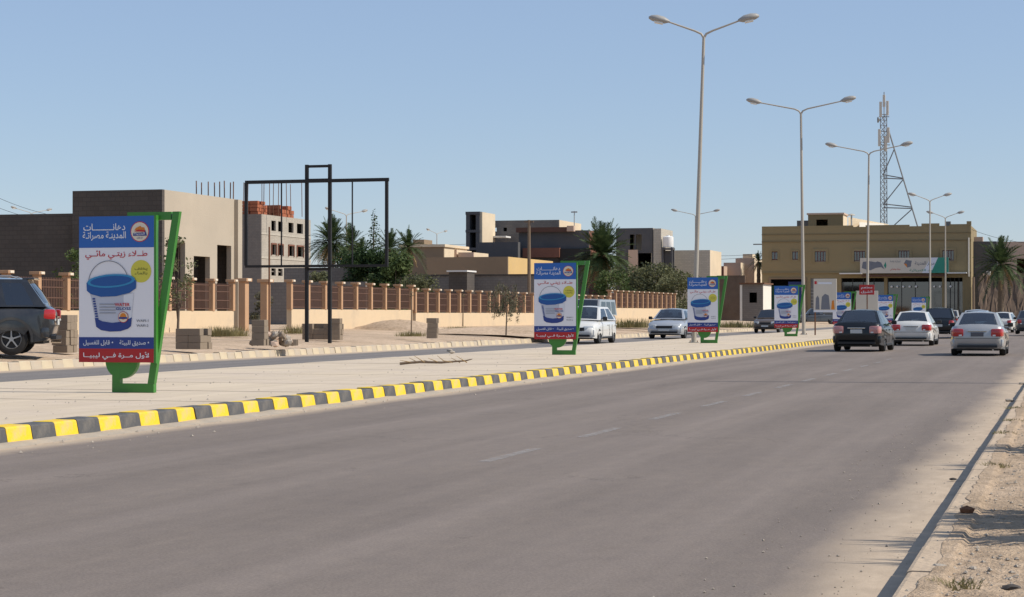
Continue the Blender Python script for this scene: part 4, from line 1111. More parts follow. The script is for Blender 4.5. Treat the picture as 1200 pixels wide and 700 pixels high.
# --- tan house with ochre lit side
XC = -60.0
yc0, zc0 = PX(595, 301, XC); yc1, _ = PX(648, 303, XC)
xc, _ = PY(500, 300, yc0)
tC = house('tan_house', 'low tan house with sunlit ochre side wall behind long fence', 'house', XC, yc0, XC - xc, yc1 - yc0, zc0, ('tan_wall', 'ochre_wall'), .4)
MB().box(XC - .5, XC + .22, yc0 - .02, yc1, 3.0, 3.14).build('ledge', 'white_wall', tC)
xc2, zc2 = PY(470, 290, yc0 + 6); xc3, _ = PY(520, 290, yc0 + 6)
tC2 = house('tan_house', 'tan house with pale parapet left of the ochre-sided house', 'house', xc3, yc0 + 6, xc3 - xc2, 9, zc2, ('tan_wall', 'cream_wall'), .4)
x_, z_ = PY(484, 282, yc0 + 7); x2_, _ = PY(497, 282, yc0 + 7)
MB().box(x_, x2_, yc0 + 7, yc0 + 10, zc2 - .1, z_ + .1).build('roof_hut', 'tan_wall', tC2)
MB().box(xc2 - .2, xc3 + .2, yc0 + 5.8, yc0 + 15.2, zc2 + .002, zc2 + .3).build('parapet', 'cream_wall', tC2)
for px0, px1, pt in ((520, 535, 293), (537, 555, 296)):
    x_, z_ = PY(px0, pt, yc0 + 10); x2_, _ = PY(px1, pt, yc0 + 10)
    h_ = house('tan_house', 'flat pinkish house end between tan houses, %s' % ('nearer the palms' if px0 == 520 else 'below the dark tower'), 'house', x2_, yc0 + 10, x2_ - x_, 6, z_, ('pink_wall', 'cream_wall'), .4)
x_, z_ = PY(455, 324, 150); x2_, _ = PY(640, 324, 150)
t = thing('block_wall', 'dark grey block wall behind the long peach fence', 'wall'); MB().box(x_, x2_, 150, 150.3, .3, z_).build('wall_face', 'block_grey', t)
MB().box(x_, x2_, 149.9, 150.4, z_ + .002, z_ + .12).build('coping', 'block_dark', t)
x_, z_ = PY(530, 317.5, 148); x2_, _ = PY(554, 317.5, 148); _, z2_ = PY(530, 322, 148)
t = thing('shed', 'small shed with a white sheet roof behind the long peach fence', 'shed'); MB().box(x_, x2_, 146.5, 149, z_ - .12, z_ + .0).build('sheet_roof', 'roof_white', t); MB().box(x_ + .1, x2_ - .1, 146.8, 148.8, .5, z_ - .13).build('wall', 'block_dark', t)
x_, z_ = PY(287, 331, 120); x2_, z2_ = PY(345, 331, 120)
t = thing('block_wall', 'grey block wall behind the gate pillars', 'wall'); MB().box(x_ - 6, x2_ + 5, 120, 120.3, .3, z_).build('wall_face', 'block_grey', t)
x_, z_ = PY(362, 314, 135); x2_, _ = PY(430, 314, 135)
t = thing('block_wall', 'dim block wall between the bare block building and the bushes', 'wall'); MB().box(x_ - 2, x2_, 135, 135.3, .3, z_).build('wall_face', 'block_grey', t)

# --- dark concrete complex with tower
YD = 238.0
def fx(px, Y=YD): return PY(px, 368, Y)[0]
def fz(py, px=600, Y=YD): return PY(px, py, Y)[1]
t = thing('tower_building', 'dark concrete stair tower with open bays and pale side', 'building')
xa, xb = fx(546), fx(562)
for x0_, x1_ in ((xa, xa + .5), (xb - .5, xb)): MB().box(x0_, x1_, YD, YD + 3, .3, fz(248)).build('column', 'charcoal_wall', t)
for pt, pb in ((247.5, 251), (269, 272), (290, 293)): MB().box(xa - .05, xb + .05, YD - .05, YD + 3, fz(pb), fz(pt)).build('floor_slab', 'charcoal_wall', t)
MB().box(xa + .5, xb - .5, YD + 2.4, YD + 2.9, .3, fz(249)).build('back_wall', 'block_dark', t)
MB().box(xb + .003, xb + .3, YD + .2, YD + 6, .3, fz(248)).build('side_wall', 'cream_wall', t)
x_, z_ = fx(562) + .5, fz(258.5)
x2_ = fx(655, YD + 8)
holes_ = [hole_front(578.5, 582, 267, 271.5, YD + 8, x_, .3), hole_front(590, 594, 267, 271.5, YD + 8, x_, .3), hole_front(564, 570, 276, 282, YD + 8, x_, .3)]
holes_ = [(a, c, holes_[0][2], holes_[0][3]) for a, c, _, _ in holes_[:2]]
t = house('concrete_building', 'long grey concrete building with two small square openings', 'building', x2_, YD + 8, x2_ - x_, 12, fz(258.5, 600, YD + 8), ('block_grey', 'cream_wall'), .3, front=holes_)
xa_, xb_ = fx(560, YD + 7.5), fx(575, YD + 7.5)
MB().box(xa_, xb_, YD + 7.4, YD + 7.95, .4, fz(259, 600, YD + 7.5)).build('dark_pier', 'charcoal_wall', t)
MB().box(fx(565), fx(580), YD + 5, YD + 7.3, fz(276.5), fz(274.5)).build('canopy', 'roof_white', t)
xa_, xb_ = fx(608, YD - 6), fx(690, YD - 6)
t = house('dark_house', 'dark unfinished house with reddish eaves left of the large palm', 'house', xb_, YD - 6, xb_ - xa_, 10, fz(271, 600, YD - 6), ('charcoal_wall', 'brick_brown'), .3)
MB().box(xa_ - .2, xb_ - 2, YD - 6.6, YD - 6.01, fz(272.5, 600, YD - 6.6), fz(267, 600, YD - 6.6)).build('eaves', 'frame_brown', t)
MB().box(fx(612, YD - 7), fx(655, YD - 7), YD - 6.8, YD - 6.05, fz(302, 600, YD - 7), fz(291, 600, YD - 7)).build('brick_band', 'brick_brown', t)
MB().box(fx(655, YD - 7), fx(690, YD - 7), YD - 6.5, YD - 6.02, fz(312, 600, YD - 7), fz(292, 600, YD - 7)).build('painted_opening_shade', 'opening_shade', t)  # solid block, shade of an opening put into its dark colour
MB().box(fx(664, YD - 7), fx(672, YD - 7), YD - 6.9, YD - 6.1, fz(272, 600, YD - 7), fz(265.5, 600, YD - 7)).build('roof_block', 'pink_wall', t)
MB().box(fx(556, YD - 9), fx(607, YD - 8), YD - 8, YD - 7, .3, fz(284, 580, YD - 8)).build('low_wing', 'charcoal_wall', t)
t = thing('roof_aerial', 'thin television aerial on the dark unfinished house', 'aerial'); xq = fx(673, YD - 3)
MB().tube([(xq, YD - 3, fz(272)), (xq, YD - 3, fz(250))], .06, 5).build('mast', 'galv', t); MB().box(xq - .4, xq + .4, YD - 3.05, YD - 2.95, fz(252), fz(250.5)).build('antenna', 'galv', t)
# dark frame building right of the large palm
YE = 230.0
xa_, xb_ = fx(722, YE), fx(765, YE)
hE = [hole_front(738, 743.5, 275, 294, YE, xa_, .3), hole_front(745, 752, 275, 294, YE, xa_, .3), hole_front(747, 764, 293, 312, YE, xa_, .3)]
z1_, z2_ = hE[0][2], hE[0][3]
hE = [(hE[0][0], hE[0][1], z1_, z2_), (hE[1][0], hE[1][1], z1_, z2_), (hE[2][0], hE[2][1], max(.5, z1_ - 2.6), z1_ - .3)]
t = house('dark_frame_building', 'dark unfinished building with pale openings right of the large palm', 'building', xb_, YE, xb_ - xa_, 9, fz(267.5, 745, YE), ('charcoal_wall', 'pale_block'), .3, front=hE)
MB().box(xa_ + hE[0][0] - .2, xa_ + hE[1][1] + .2, YE + 3, YE + 3.2, .3 + z1_ - .1, .3 + z2_ + .3).build('inner_wall', 'white_wall', t)
MB().box(fx(766, YE), fx(775, YE), YE - .1, YE + 7, .3, fz(268, 770, YE)).build('corner_pier', 'pale_block', t)
MB().box(fx(737, YE), fx(748, YE), YE - .3, YE - .05, .4, fz(293, 740, YE)).build('front_pier', 'pink_wall', t)
t = thing('water_tank', 'white cylindrical water tank on a dark frame beside the dark building', 'water tank', (fx(783, YE), YE, 0))
zt_, zb_ = fz(277, 783, YE), fz(290, 783, YE)
MB().lathe([(0, zb_), (.62, zb_), (.65, zb_ + .08), (.65, zt_ - .12), (.5, zt_ - .02), (.2, zt_), (.2, zt_ + .1), (0, zt_ + .1)], 20).build('tank', 'plastic_white', t, 40)
q = MB()
for sx in (-.55, .55):
    for sy in (-.55, .55): q.bar((sx, sy, .4), (sx, sy, zb_ - .01), .2)
for z_ in (2.5, 5, zb_ - .3): q.box(-.7, .7, -.7, .7, z_, z_ + .2)
q.build('stand', 'charcoal_wall', t); MB().box(-.45, .45, .2, .45, .4, zb_ - .4).build('back_panel', 'charcoal_wall', t)
xa_, xb_ = fx(790, YE + 4), fx(832, YE + 4)
t = house('pale_house', 'plain pale block house behind the tallest lamp pole', 'house', xb_, YE + 4, xb_ - xa_, 8, fz(293.5, 800, YE + 4), ('pale_block', 'cream_wall'), .3)
# low things between pale house and olive building
YF = 255.0
for px0, px1, pt, mt, lab, nm in ((822, 848, 312, ('brick_brown', 'pink_wall'), 'low red-brown house right of the tallest lamp pole', 'small_house'),
                              (848, 868, 308, ('pink_wall', 'cream_wall'), 'pinkish flat house left of the beige house', 'small_house'),
                              (862, 884, 303, ('pink_wall', 'cream_wall'), 'beige stepped house left of the olive building', 'small_house')):
    xa_, xb_ = fx(px0, YF), fx(px1, YF)
    h_ = house(nm, lab, 'house', xb_, YF, xb_ - xa_, 8, fz(pt, 850, YF), mt, .3)
    if px0 == 862: MB().box(xb_ - 1.6, xb_ - .3, YF + .3, YF + 3, fz(pt, 850, YF), fz(298, 850, YF)).build('roof_hut', 'cream_wall', h_)
    YF += 3
YG = 205.0
xa_, xb_ = fx(870, YG), fx(894, YG)
hd = hole_front(878, 887, 343, 355, YG, xa_, .3)
t = house('shed', 'grey shed with dark doorway beside the olive building', 'shed', xb_, YG, xb_ - xa_, 6, fz(333, 880, YG), ('block_grey', 'white_wall'), .3, front=[hd])
MB().box(xa_ - .3, xb_ + .2, YG - .3, YG + 6.2, fz(333, 880, YG) + .002, fz(331.5, 880, YG)).build('sheet_roof', 'rust', t)
MB().box(xa_ - .25, xa_ - .01, YG - .1, YG + 5, .3, fz(334, 880, YG)).build('white_corner', 'white_wall', t)
xa_, xb_ = fx(840, YG + 12), fx(873, YG + 12)
t = thing('block_wall', 'brown block wall behind the dirt mound', 'wall'); MB().box(xa_, xb_, YG + 12, YG + 12.3, .3, fz(323, 860, YG + 12)).build('wall_face', 'earth_wall', t)

# --- the olive shop building
YO = 244.0
XO0, XO1 = fx(893, YO), fx(1138, YO)
zo = lambda py: PY(1010, py, YO)[1]
z0o = .3; zp_ = zo(266)
wins = []
rowt, rowb = zo(294) - z0o, zo(306.5) - z0o
for a, c, small in ((904.5, 911.5, 1), (928.5, 935.5, 1), (955, 968, 0), (1001, 1014, 0), (1053, 1066, 0), (1104.5, 1118, 0)):
    xa_, xb_ = fx(a, YO) - XO0, fx(c, YO) - XO0
    wins.append((xa_, xb_, rowb + (.25 if small else 0), rowt))
shops = []
for a, c in ((902, 942), (950, 978), (986, 1036), (1040, 1104), (1108, 1128)):
    shops.append((fx(a, YO) - XO0, fx(c, YO) - XO0, .02, zo(326) - z0o))
# split the front in two storeys so that the openings' rows do not cut each other
t = thing('shop_building', 'two-storey olive building with shops, sign and stepped parapet', 'building')
zmid = zo(319) - z0o
facade(t, 'ground_floor_wall', 'olive_wall', (XO0, YO, z0o), (1, 0, 0), XO1 - XO0, zmid, .35, shops)
facade(t, 'upper_wall', 'olive_wall', (XO0, YO - .05, z0o + zmid + .002), (1, 0, 0), XO1 - XO0, zp_ - z0o - zmid - .002, .35, [(a, c, b_ - zmid, d - zmid) for a, c, b_, d in wins])
facade(t, 'side_wall', 'olive_wall', (XO1, YO + .36, z0o), (0, 1, 0), 15, zp_ - z0o - .003, .3)
facade(t, 'side_wall', 'olive_wall', (XO0, YO + 15.4, z0o), (0, -1, 0), 15, zp_ - z0o - .003, .3)
MB().box(XO0 + .31, XO1 - .31, YO + .37, YO + 15, zp_ - 1.2, zp_ - 1.0).build('roof', 'pale_block', t)
MB().box(XO0 + .31, XO1 - .31, YO + .37, YO + 15, z0o + zmid - .1, z0o + zmid + .1).build('floor_slab', 'block_grey', t)
MB().box(XO0 + .4, XO1 - .4, YO + 5, YO + 5.2, z0o, z0o + zmid - .1).build('back_wall', 'block_dark', t)
for py, pr_ in ((274, .06), (282.5, .10), (319.5, .14)):
    MB().box(XO0 - .03, XO1 + .03, YO - .05 - pr_, YO - .052, zo(py + .6), zo(py - .5)).build('band', 'olive_dark' if py < 300 else 'olive_wall', t)
for i, (a, c) in enumerate(((893, 1000), (1014.5, 1066), (1080, 1101), (1113, 1138))):
    xa_, xb_ = fx(a, YO), fx(c, YO)
    MB().box(xa_, xb_, YO - .06, YO + .25, zp_ + .002, zo(264.2 if i != 2 else 263)).build('parapet', 'olive_wall', t)
xa_ = fx(1133, YO); MB().box(xa_, XO1 + .04, YO - .1, YO + .4, zp_ + .004, zo(261)).build('parapet_horn', 'olive_wall', t)
xa_, xb_ = fx(1108, YO), fx(1113.5, YO); MB().box(xa_, xb_, YO + 1, YO + 2, zp_ - 1, zo(260.5)).build('roof_vent', 'shutter_grey', t)
for (a, c, b_, d), sm in zip(wins, (1, 1, 0, 0, 0, 0)):
    x0_, x1_ = XO0 + a, XO0 + c; zb_, zt_ = z0o + b_, z0o + d
    q = MB(); e = .28 if not sm else .14
    q.box(x0_ - e, x0_ - .002, YO - .16, YO - .053, zb_ - .1, zt_ + e); q.box(x1_ + .002, x1_ + e, YO - .16, YO - .053, zb_ - .1, zt_ + e); q.box(x0_ - .002, x1_ + .002, YO - .16, YO - .053, zt_ + .002, zt_ + e)
    w_ = MB().box(x0_ + .01, x1_ - .01, YO + .06, YO + .10, zb_ + .01, zt_ - .01).build('window', 'maroon', t)
    for k in range(4 if not sm else 2):
        n_ = 4 if not sm else 2; ww = (x1_ - x0_) / n_
        MB().box(x0_ + k * ww + .05, x0_ + (k + 1) * ww - .05, YO + .045, YO + .058, zb_ + .12, zt_ - .12).build('pane', 'dark_glass', w_)
    q.build('window_surround', 'olive_wall', t)
for k, (a, c, b_, d) in enumerate(shops):
    x0_, x1_ = XO0 + a, XO0 + c; zt_ = z0o + d
    if k in (1,):
        sh = MB().box(x0_, x1_, YO + .14, YO + .2, z0o + .02, zt_).build('roller_shutter', 'shutter_grey', t)
        for i in range(10): MB().box(x0_, x1_, YO + .125, YO + .138, z0o + .3 + i * .42, z0o + .36 + i * .42).build('shutter_rib', 'galv', sh)
    elif k == 0:
        MB().box(x0_ + .2, x0_ + 1.9, YO + .5, YO + .55, z0o, zt_ - .9).build('tarpaulin', 'tarp_green', t); MB().box(x0_ + 2.2, x1_ - .1, YO + .9, YO + .95, z0o, zt_ - .4).build('shop_screen', 'print_navy', t)
    else:
        n_ = 4
        for i in range(n_):
            ww = (x1_ - x0_) / n_
            fr2 = MB().box(x0_ + i * ww + .03, x0_ + i * ww + .12, YO + .16, YO + .24, z0o, zt_).build('shop_window_frame', 'trim', t)
            MB().box(x0_ + i * ww + .12, x0_ + (i + 1) * ww + .02, YO + .19, YO + .205, z0o + .4, zt_ - .5).build('pane', 'dark_glass', fr2)
for a, c in ((901, 903.5), (942, 945)):
    xa_, xb_ = fx(a, YO), fx(c, YO); MB().box(xa_, xb_, YO - .15, YO - .005, z0o, zo(327)).build('door_surround', 'tan_wall', t)
MB().box(fx(901, YO), fx(945, YO), YO - .15, YO - .006, zo(327) + .002, zo(325.2)).build('door_lintel', 'tan_wall', t)
for a, c in ((984, 1010), (1110, 1133)):
    MB().box(fx(a, YO - 1), fx(c, YO - 1), YO - 1.4, YO - .2, zo(321.5), zo(320.2)).build('awning', 'roof_white', t)
MB().box(fx(1010, YO - 1), fx(1110, YO - 1), YO - 1.2, YO - .2, zo(324.5), zo(322.5)).build('awning', 'frame_brown', t)
# rooftop rooms
ra, rb_ = fx(947, YO + 3), fx(988, YO + 3)
hr = hole_front(956.5, 970, 257.5, 267, YO + 3, ra, zp_ - 1)
rt_ = house('rooftop_room', 'dark rooftop room with a square opening on the olive building', 'roof room', rb_, YO + 3, rb_ - ra, 5, zo(251.5) + .2, ('olive_dark', 'cream_wall'), zp_ - 1, front=[(hr[0], hr[1], max(.2, hr[2]), hr[3])])
MB().box(ra - .15, rb_ + .15, YO + 2.85, YO + 8.1, zo(251.5) + .202, zo(249.5) + .2).build('roof_edge', 'pink_wall', rt_)
ra2, rb2 = fx(934, YO + 6), fx(947, YO + 6)
rt2 = house('rooftop_room', 'small grey rooftop room left of the dark one', 'roof room', rb2, YO + 6, rb2 - ra2, 4, zo(255), ('block_grey', 'cream_wall'), zp_ - 1)
ra3, rb3 = fx(989, YO + 8.6), fx(1016, YO + 8.6)
rt3 = thing('rooftop_room', 'sunlit cream stair room on the olive building roof', 'roof room'); 
zr3 = zo(250.5)
MB().add([(rb_ + .1, YO + 8.2, zp_ - 1), (rb_ + 4.6, YO + 14.4, zp_ - 1), (rb_ + .1, YO + 14.4, zp_ - 1), (rb_ + .1, YO + 8.2, zr3), (rb_ + 4.6, YO + 14.4, zr3 - .7), (rb_ + .1, YO + 14.4, zr3)], [(0, 1, 4, 3), (1, 2, 5, 4), (2, 0, 3, 5), (3, 4, 5), (0, 2, 1)]).build('wall', 'cream_wall', rt3)
xs_, xe_ = fx(1012, YO + 13), fx(1040, YO + 13)
rt4 = thing('rooftop_wall', 'low sunlit white wall at the mast foot on the olive building', 'wall')
MB().add([(xs_, YO + 8, zp_ - 1), (xe_, YO + 14.8, zp_ - 1), (xs_, YO + 14.8, zp_ - 1), (xs_, YO + 8, zo(257)), (xe_, YO + 14.8, zo(257)), (xs_, YO + 14.8, zo(257))], [(0, 1, 4, 3), (1, 2, 5, 4), (2, 0, 3, 5), (3, 4, 5), (0, 2, 1)]).build('wall_face', 'white_wall', rt4)
tv = thing('roof_cowl', 'mushroom-shaped roof cowl on the olive building', 'cowl', (fx(998, YO + 2.5), YO + 2.5, zp_ - 1))
MB().tube([(0, 0, 0), (0, 0, zo(251) - zp_ + 1)], .1, 8).build('pipe', 'galv', tv); MB().lathe([(0, zo(249) - zp_ + 1.0), (.35, zo(250) - zp_ + 1), (.5, zo(251.2) - zp_ + 1), (0, zo(251.2) - zp_ + 1)], 14).build('hood', 'pale_block', tv)
for px, hh in ((897, 7), (913, 5), (917, 4), (922, 5), (938, 4), (1105, 4), (1136, 5)):
    pass
# the shop's sign board
sg = thing('shop_sign', 'long white and green sign board above the shops', 'shop sign', (fx(1008, YO - 1.3), YO - 1.35, zo(320.8)))
sw, sh_ = fx(1112, YO - 1.3) - fx(1008, YO - 1.3), zo(303) - zo(320.8)
bd = MB().box(0, sw, 0, .12, 0, sh_).build('board', 'panel_beige', sg)
def spr(name, poly, mat, lay=1): return MB().sheet([(u * sw, v * sh_) for u, v in poly], -.004 * lay).build(name, mat, bd, fix=False)
spr('green_fade', [(.80, 0), (1, 0), (1, 1), (.88, 1)], 'print_green'); spr('pale_green', [(.70, 0), (.80, 0), (.88, 1), (.80, 1)], 'print_pale')
spr('dark_picture', [(.02, .35), (.03, .75), (.10, .80), (.18, .72), (.20, .78), (.24, .7), (.28, .25), (.24, .4), (.18, .35), (.12, .2), (.08, .22)], 'print_grey', 2)
spr('green_mark', [(.27, .5), (.29, .75), (.30, .5), (.29, .3)], 'print_green', 3)
spr('dark_cube', [(.495, .62), (.52, .86), (.585, .80), (.575, .42), (.535, .36)], 'print_grey', 2); spr('cube_brown', [(.495, .62), (.535, .36), (.53, .6)], 'print_orange', 3)
for s_, u, v, wd, ht, mt in (('مركز المدينة', .73, .62, .22, .3, 'print_grey'), ('للمواد الكهربائية', .72, .17, .32, .2, 'print_green'), ('تجارة عامة', .40, .76, .12, .16, 'print_grey'), ('جملة وقطاعي', .40, .24, .12, .16, 'print_redtext')):
    put_text(text_mesh(s_, wd * sw, ht * sh_, mt), bd, (u * sw, -.012, v * sh_))
lmp = MB().lathe([(0, -.12), (.13, -.06), (.15, .04), (.06, .14), (0, .14)], 8).mesh('shop_lamp', 'plastic_white')
for k, px in enumerate((1045, 1051.5, 1058.5, 1066, 1073.5, 1095, 1101.5, 1114)):
    tag(obj('shop_lamp', lmp, None, (fx(px, YO - .6), YO - .6, zo(336.5))), 'small white lamp hanging in the row before the shop windows', 'lamp', 'white lamps hanging before the shops')
bk = thing('wall_bracket', 'bracket arm sticking out from the left end of the olive building', 'bracket'); MB().bar((XO0 - 1.1, YO, zo(285.3)), (XO0, YO, zo(285.3)), .14).build('arm', 'shutter_grey', bk)
dp = thing('drain_pipe', 'pale drain pipe on the right corner of the olive building', 'pipe'); MB().tube([(fx(1135.5, YO), YO - .2, zo(325)), (fx(1135.5, YO), YO - .2, zo(280))], .1, 6).build('pipe', 'panel_beige', dp)

# --- lattice mast behind it
YM = 262.0
ms = thing('telecom_mast', 'tall lattice telecom mast with antennas behind the olive building', 'mast')
xm = fx(1036, YM); zm0, zm1 = 6.0, PY(1036, 108, YM)[1]
q = MB(); r_ = .42
legs = [(xm - r_, YM - r_ * .6), (xm + r_, YM - r_ * .6), (xm, YM + r_)]
for x_, y_ in legs: q.tube([(x_, y_, zm0), (x_, y_, zm1 - 2)], .055, 5)
k = 0; z_ = zm0
while z_ < zm1 - 3:
    for i in range(3):
        a, b_ = legs[i], legs[(i + 1) % 3]
        q.bar((a[0], a[1], z_), (b_[0], b_[1], z_ + .75), .05); q.bar((a[0], a[1], z_ + .75), (b_[0], b_[1], z_ + .75), .045)
    z_ += .75
q.build('lattice', 'mast_steel', ms)
def PM(px, py): X_, Z_ = PY(px, py, YM); return (X_, YM, Z_)
q = MB(); q.tube([PM(1042, 155), PM(1076, 268)], .10, 6)
q.build('stay_leg', 'mast_steel', ms)
for (a, b_) in (((1048, 175), (1035, 205)), ((1035, 209), (1058, 210)), ((1035, 205), (1058, 209)), ((1058, 211), (1035, 240)), ((1035, 239), (1069, 243)), ((1035, 243.5), (1069, 244.5)), ((1069, 245), (1048, 264))):
    MB().tube([PM(*a), PM(*b_)], .075, 5).build('brace', 'mast_steel', ms)
for px, t0, b0 in ((1032.5, 120, 138), (1040.5, 119, 136), (1036.5, 112, 126), (1031, 152, 172), (1041.5, 150, 168), (1038.5, 160, 178)):
    a = PM(px, t0); b_ = PM(px, b0)
    an = MB().cbox(a[0] - .17, a[0] + .17, YM - .75, YM - .55, b_[2], a[2], .04).build('panel_antenna', 'panel_beige', ms)
a = PM(1029.5, 141); MB().lathe([(0, -.1), (.35, -.12), (.4, 0), (0, .25)], 12, 'x', (a[0], a[1] - .3, a[2])).build('dish', 'shutter_grey', ms)
a = PM(1036, 108); MB().tube([PM(1036, 128), a], .06, 5).build('top_spike', 'mast_steel', ms)
MB().bar(PM(1030, 154), PM(1043, 154), .09).build('antenna_arm', 'mast_steel', ms); MB().bar(PM(1030, 137), PM(1042, 137), .09).build('antenna_arm', 'mast_steel', ms); MB().bar(PM(1030, 170), PM(1043, 170), .09).build('antenna_arm', 'mast_steel', ms)

# --- right background
YR = 250.0
xa_, xb_ = fx(1141, YR), fx(1168, YR)
t = house('dark_house', 'dark grey house wall just right of the olive building', 'house', xb_, YR, xb_ - xa_, 9, fz(283, 1160, YR), ('charcoal_wall', 'charcoal_wall'), .3)
MB().box(fx(1141, YR), fx(1151, YR), YR + 2, YR + 4, fz(283, 1150, YR) - .2, fz(277, 1150, YR)).build('roof_slab', 'pink_wall', t)
xa_, xb_ = fx(1167, YR + 6), fx(1215, YR + 6)
t = house('pale_house', 'pinkish block house behind the palm at right edge', 'house', xb_, YR + 6, xb_ - xa_, 9, fz(283.5, 1180, YR + 6), ('pink_wall', 'pink_wall'), .3, front=[(2.6, 4.2, 4.5, 8)])
xa_, xb_ = fx(1148, YR - 14), fx(1230, YR - 14)
t = thing('earth_bank', 'brown earth and rubble retaining wall at the right edge', 'earth wall'); q = MB(); n = 46
for i in range(n + 1):
    x_ = xa_ + (xb_ - xa_) * i / n; zt_ = fz(321.5, 1180, YR - 14) + random.uniform(-.15, .15)
    for j in range(9):
        f_ = j / 8; q.v.append((x_ + random.uniform(-.2, .2), YR - 14 - 3.5 * (1 - f_) ** 1.3 + random.uniform(-.035, .035), .3 + (zt_ - .3) * f_ + random.uniform(-.15, .15)))
    q.v.append((x_, YR - 5, zt_ + random.uniform(-.1, .1)))
for i in range(n):
    for j in range(9): a = i * 10 + j; q.f.append((a, a + 10, a + 11, a + 1))
q.build('bank_face', 'earth_wall', t, fix=False)
x_, z_ = fx(1158, YR - 6), 0
t = thing('white_doorway', 'white lit wall end standing behind the earth bank palm', 'wall'); MB().box(fx(1156, YR - 3), fx(1160.5, YR - 3), YR - 3, YR - 2, 4, fz(318, 1158, YR - 3)).build('wall_face', 'white_wall', t)
# yellow far kerb at right edge
t = thing('far_traffic_kerb', 'far yellow painted kerb end near the right edge', 'kerb')
p = G(1192, 378, .0)
for k in range(14):
    MB().cbox(p.x - 1.6 + k * .52, p.x - 1.6 + k * .52 + .48, p.y - .15, p.y + .35, 0, .55, .05).build('kerb_stone', 'yellow_paint' if k % 3 else 'cap_white', t)

# ------------------------------------------------------------------ empty billboard frame
b0 = G(358.5, 398.5, .41); Yb = b0.y
def bx(px): return PY(px, 390, Yb)[0]
def bz(py, px=373): return PY(px, py, Yb)[1]
bf = thing('empty_billboard', 'empty black steel billboard frame on two legs on far pavement', 'billboard frame', (0, 0, 0))
for px in (359.5, 386.5): MB().bar((bx(px), Yb, .3), (bx(px), Yb, bz(193)), .11, .11).build('leg', 'black_steel', bf)
MB().bar((bx(289), Yb - .12, bz(212.5)), (bx(457), Yb - .12, bz(212.5)), .08, .12).build('top_rail', 'black_steel', bf)
MB().bar((bx(289), Yb - .12, bz(312)), (bx(456), Yb - .12, bz(312)), .07, .09).build('bottom_rail', 'black_steel', bf)
for px, r_ in ((290, .10), (454.5, .10)): MB().bar((bx(px), Yb - .121, bz(311)), (bx(px), Yb - .121, bz(213)), r_, r_).build('end_post', 'black_steel', bf)
for px in (331, 414): MB().bar((bx(px), Yb - .10, bz(311.5)), (bx(px), Yb - .10, bz(214)), .04, .04).build('upright', 'black_steel', bf)
for py in (195, 211, 315.5): MB().bar((bx(360), Yb + .01, bz(py)), (bx(386), Yb + .01, bz(py)), .08, .09).build('cross_bar', 'black_steel', bf)
up = thing('thin_pole', 'thin rusty pole standing left of the billboard legs', 'pole'); X_ = PY(315.5, 368, 70)[0]
MB().tube([(X_, 70, .5), (X_, 70, PY(315.5, 266, 70)[1])], .035, 6).build('shaft', 'rust', up)

# ------------------------------------------------------------------ blocks, rubble, small things on the far pavement
M('block_sandy', (.25, .195, .14), .95, .25, 4, .5, 20, stain=(.17, .13, .1), stain_amt=.6, stain_scale=2)
blk = MB().cbox(-.2, .2, -.1, .1, 0, .19, .012).mesh('block', 'block_sandy')
def block_stack(name, label, px, py, nx, nz, ny=2, zg=.36, rz=0, jitter=.02, skip=.0, group='block stacks on the far pavement'):
    p = G(px, py, zg); t = thing(name, label, 'block stack', (p.x, p.y, zg - .03), rz, group)
    for k in range(nz):
        for j in range(ny):
            for i in range(nx):
                if random.random() < skip * (k / max(1, nz - 1)): continue
                obj('block', blk, t, ((i - (nx - 1) / 2) * .405 + random.uniform(-jitter, jitter), (j - (ny - 1) / 2) * .21 + random.uniform(-jitter, jitter) * .5, k * .193), (0, 0, random.uniform(-.04, .04)))
    return t
block_stack('block_stack', 'grey block stack directly behind the dark SUV', 76, 412, 1, 5, 3, .36, R(4))
block_stack('block_stack', 'low grey block stack right of the nearest poster stand', 227, 408, 2, 3, 3, .36, R(-6), skip=.3)
block_stack('block_stack', 'grey block stack under the middle gate pillar', 305, 404, 1, 4, 2, .4, R(5))
block_stack('block_stack', 'low row of blocks between the billboard legs', 375, 397, 3, 3, 2, .42, R(3), skip=.35)
block_stack('block_stack', 'small block stack at the right billboard leg', 394, 397.5, 1, 4, 3, .42, R(10), skip=.2)
block_stack('block_stack', 'lone pale block pair standing before the long fence', 507, 395.5, 1, 4, 2, .42, R(12))
block_stack('block_stack', 'single loose block left of the billboard frame', 341, 404, 1, 1, 2, .38, R(20))
rb = thing('rubble_heap', 'heap of broken pinkish stone and plaster by the gate pillar', 'rubble', G(321, 404, .38))
for k in range(60):
    a = random.random(); r_ = .05 + .08 * random.random()
    q = MB(); bm = bmesh.new(); bmesh.ops.create_icosphere(bm, subdivisions=1, radius=r_)
    for v in bm.verts: v.co *= random.uniform(.7, 1.25)
    q.addbm(bm); bm.free()
    o = q.build('broken_piece', random.choice(['stone', 'pink_wall', 'block_sandy', 'stone']), rb); h_ = random.random() ** 1.6
    o.location = (random.gauss(0, .34 * (1 - h_ * .6)), random.gauss(.2, .25), .02 + h_ * .32)
def rock(name, label, loc, r, mat, sq=.6, sub=2, cat='rock', group=None):
    bm = bmesh.new(); bmesh.ops.create_icosphere(bm, subdivisions=sub, radius=r)
    for v in bm.verts: v.co = Vector((v.co.x * 1.35, v.co.y, v.co.z * sq)) * random.uniform(.85, 1.15)
    o = MB().addbm(bm).build(name, mat, None, 30); bm.free(); o.location = loc; o.rotation_euler = (0, 0, random.random())
    return tag(o, label, cat, group)
rock('rock', 'reddish brown stone lying on the verge beside the kerb', G(1133, 603, .15) + Vector((0, 0, .02)), .036, 'red_stone', .8, 1)
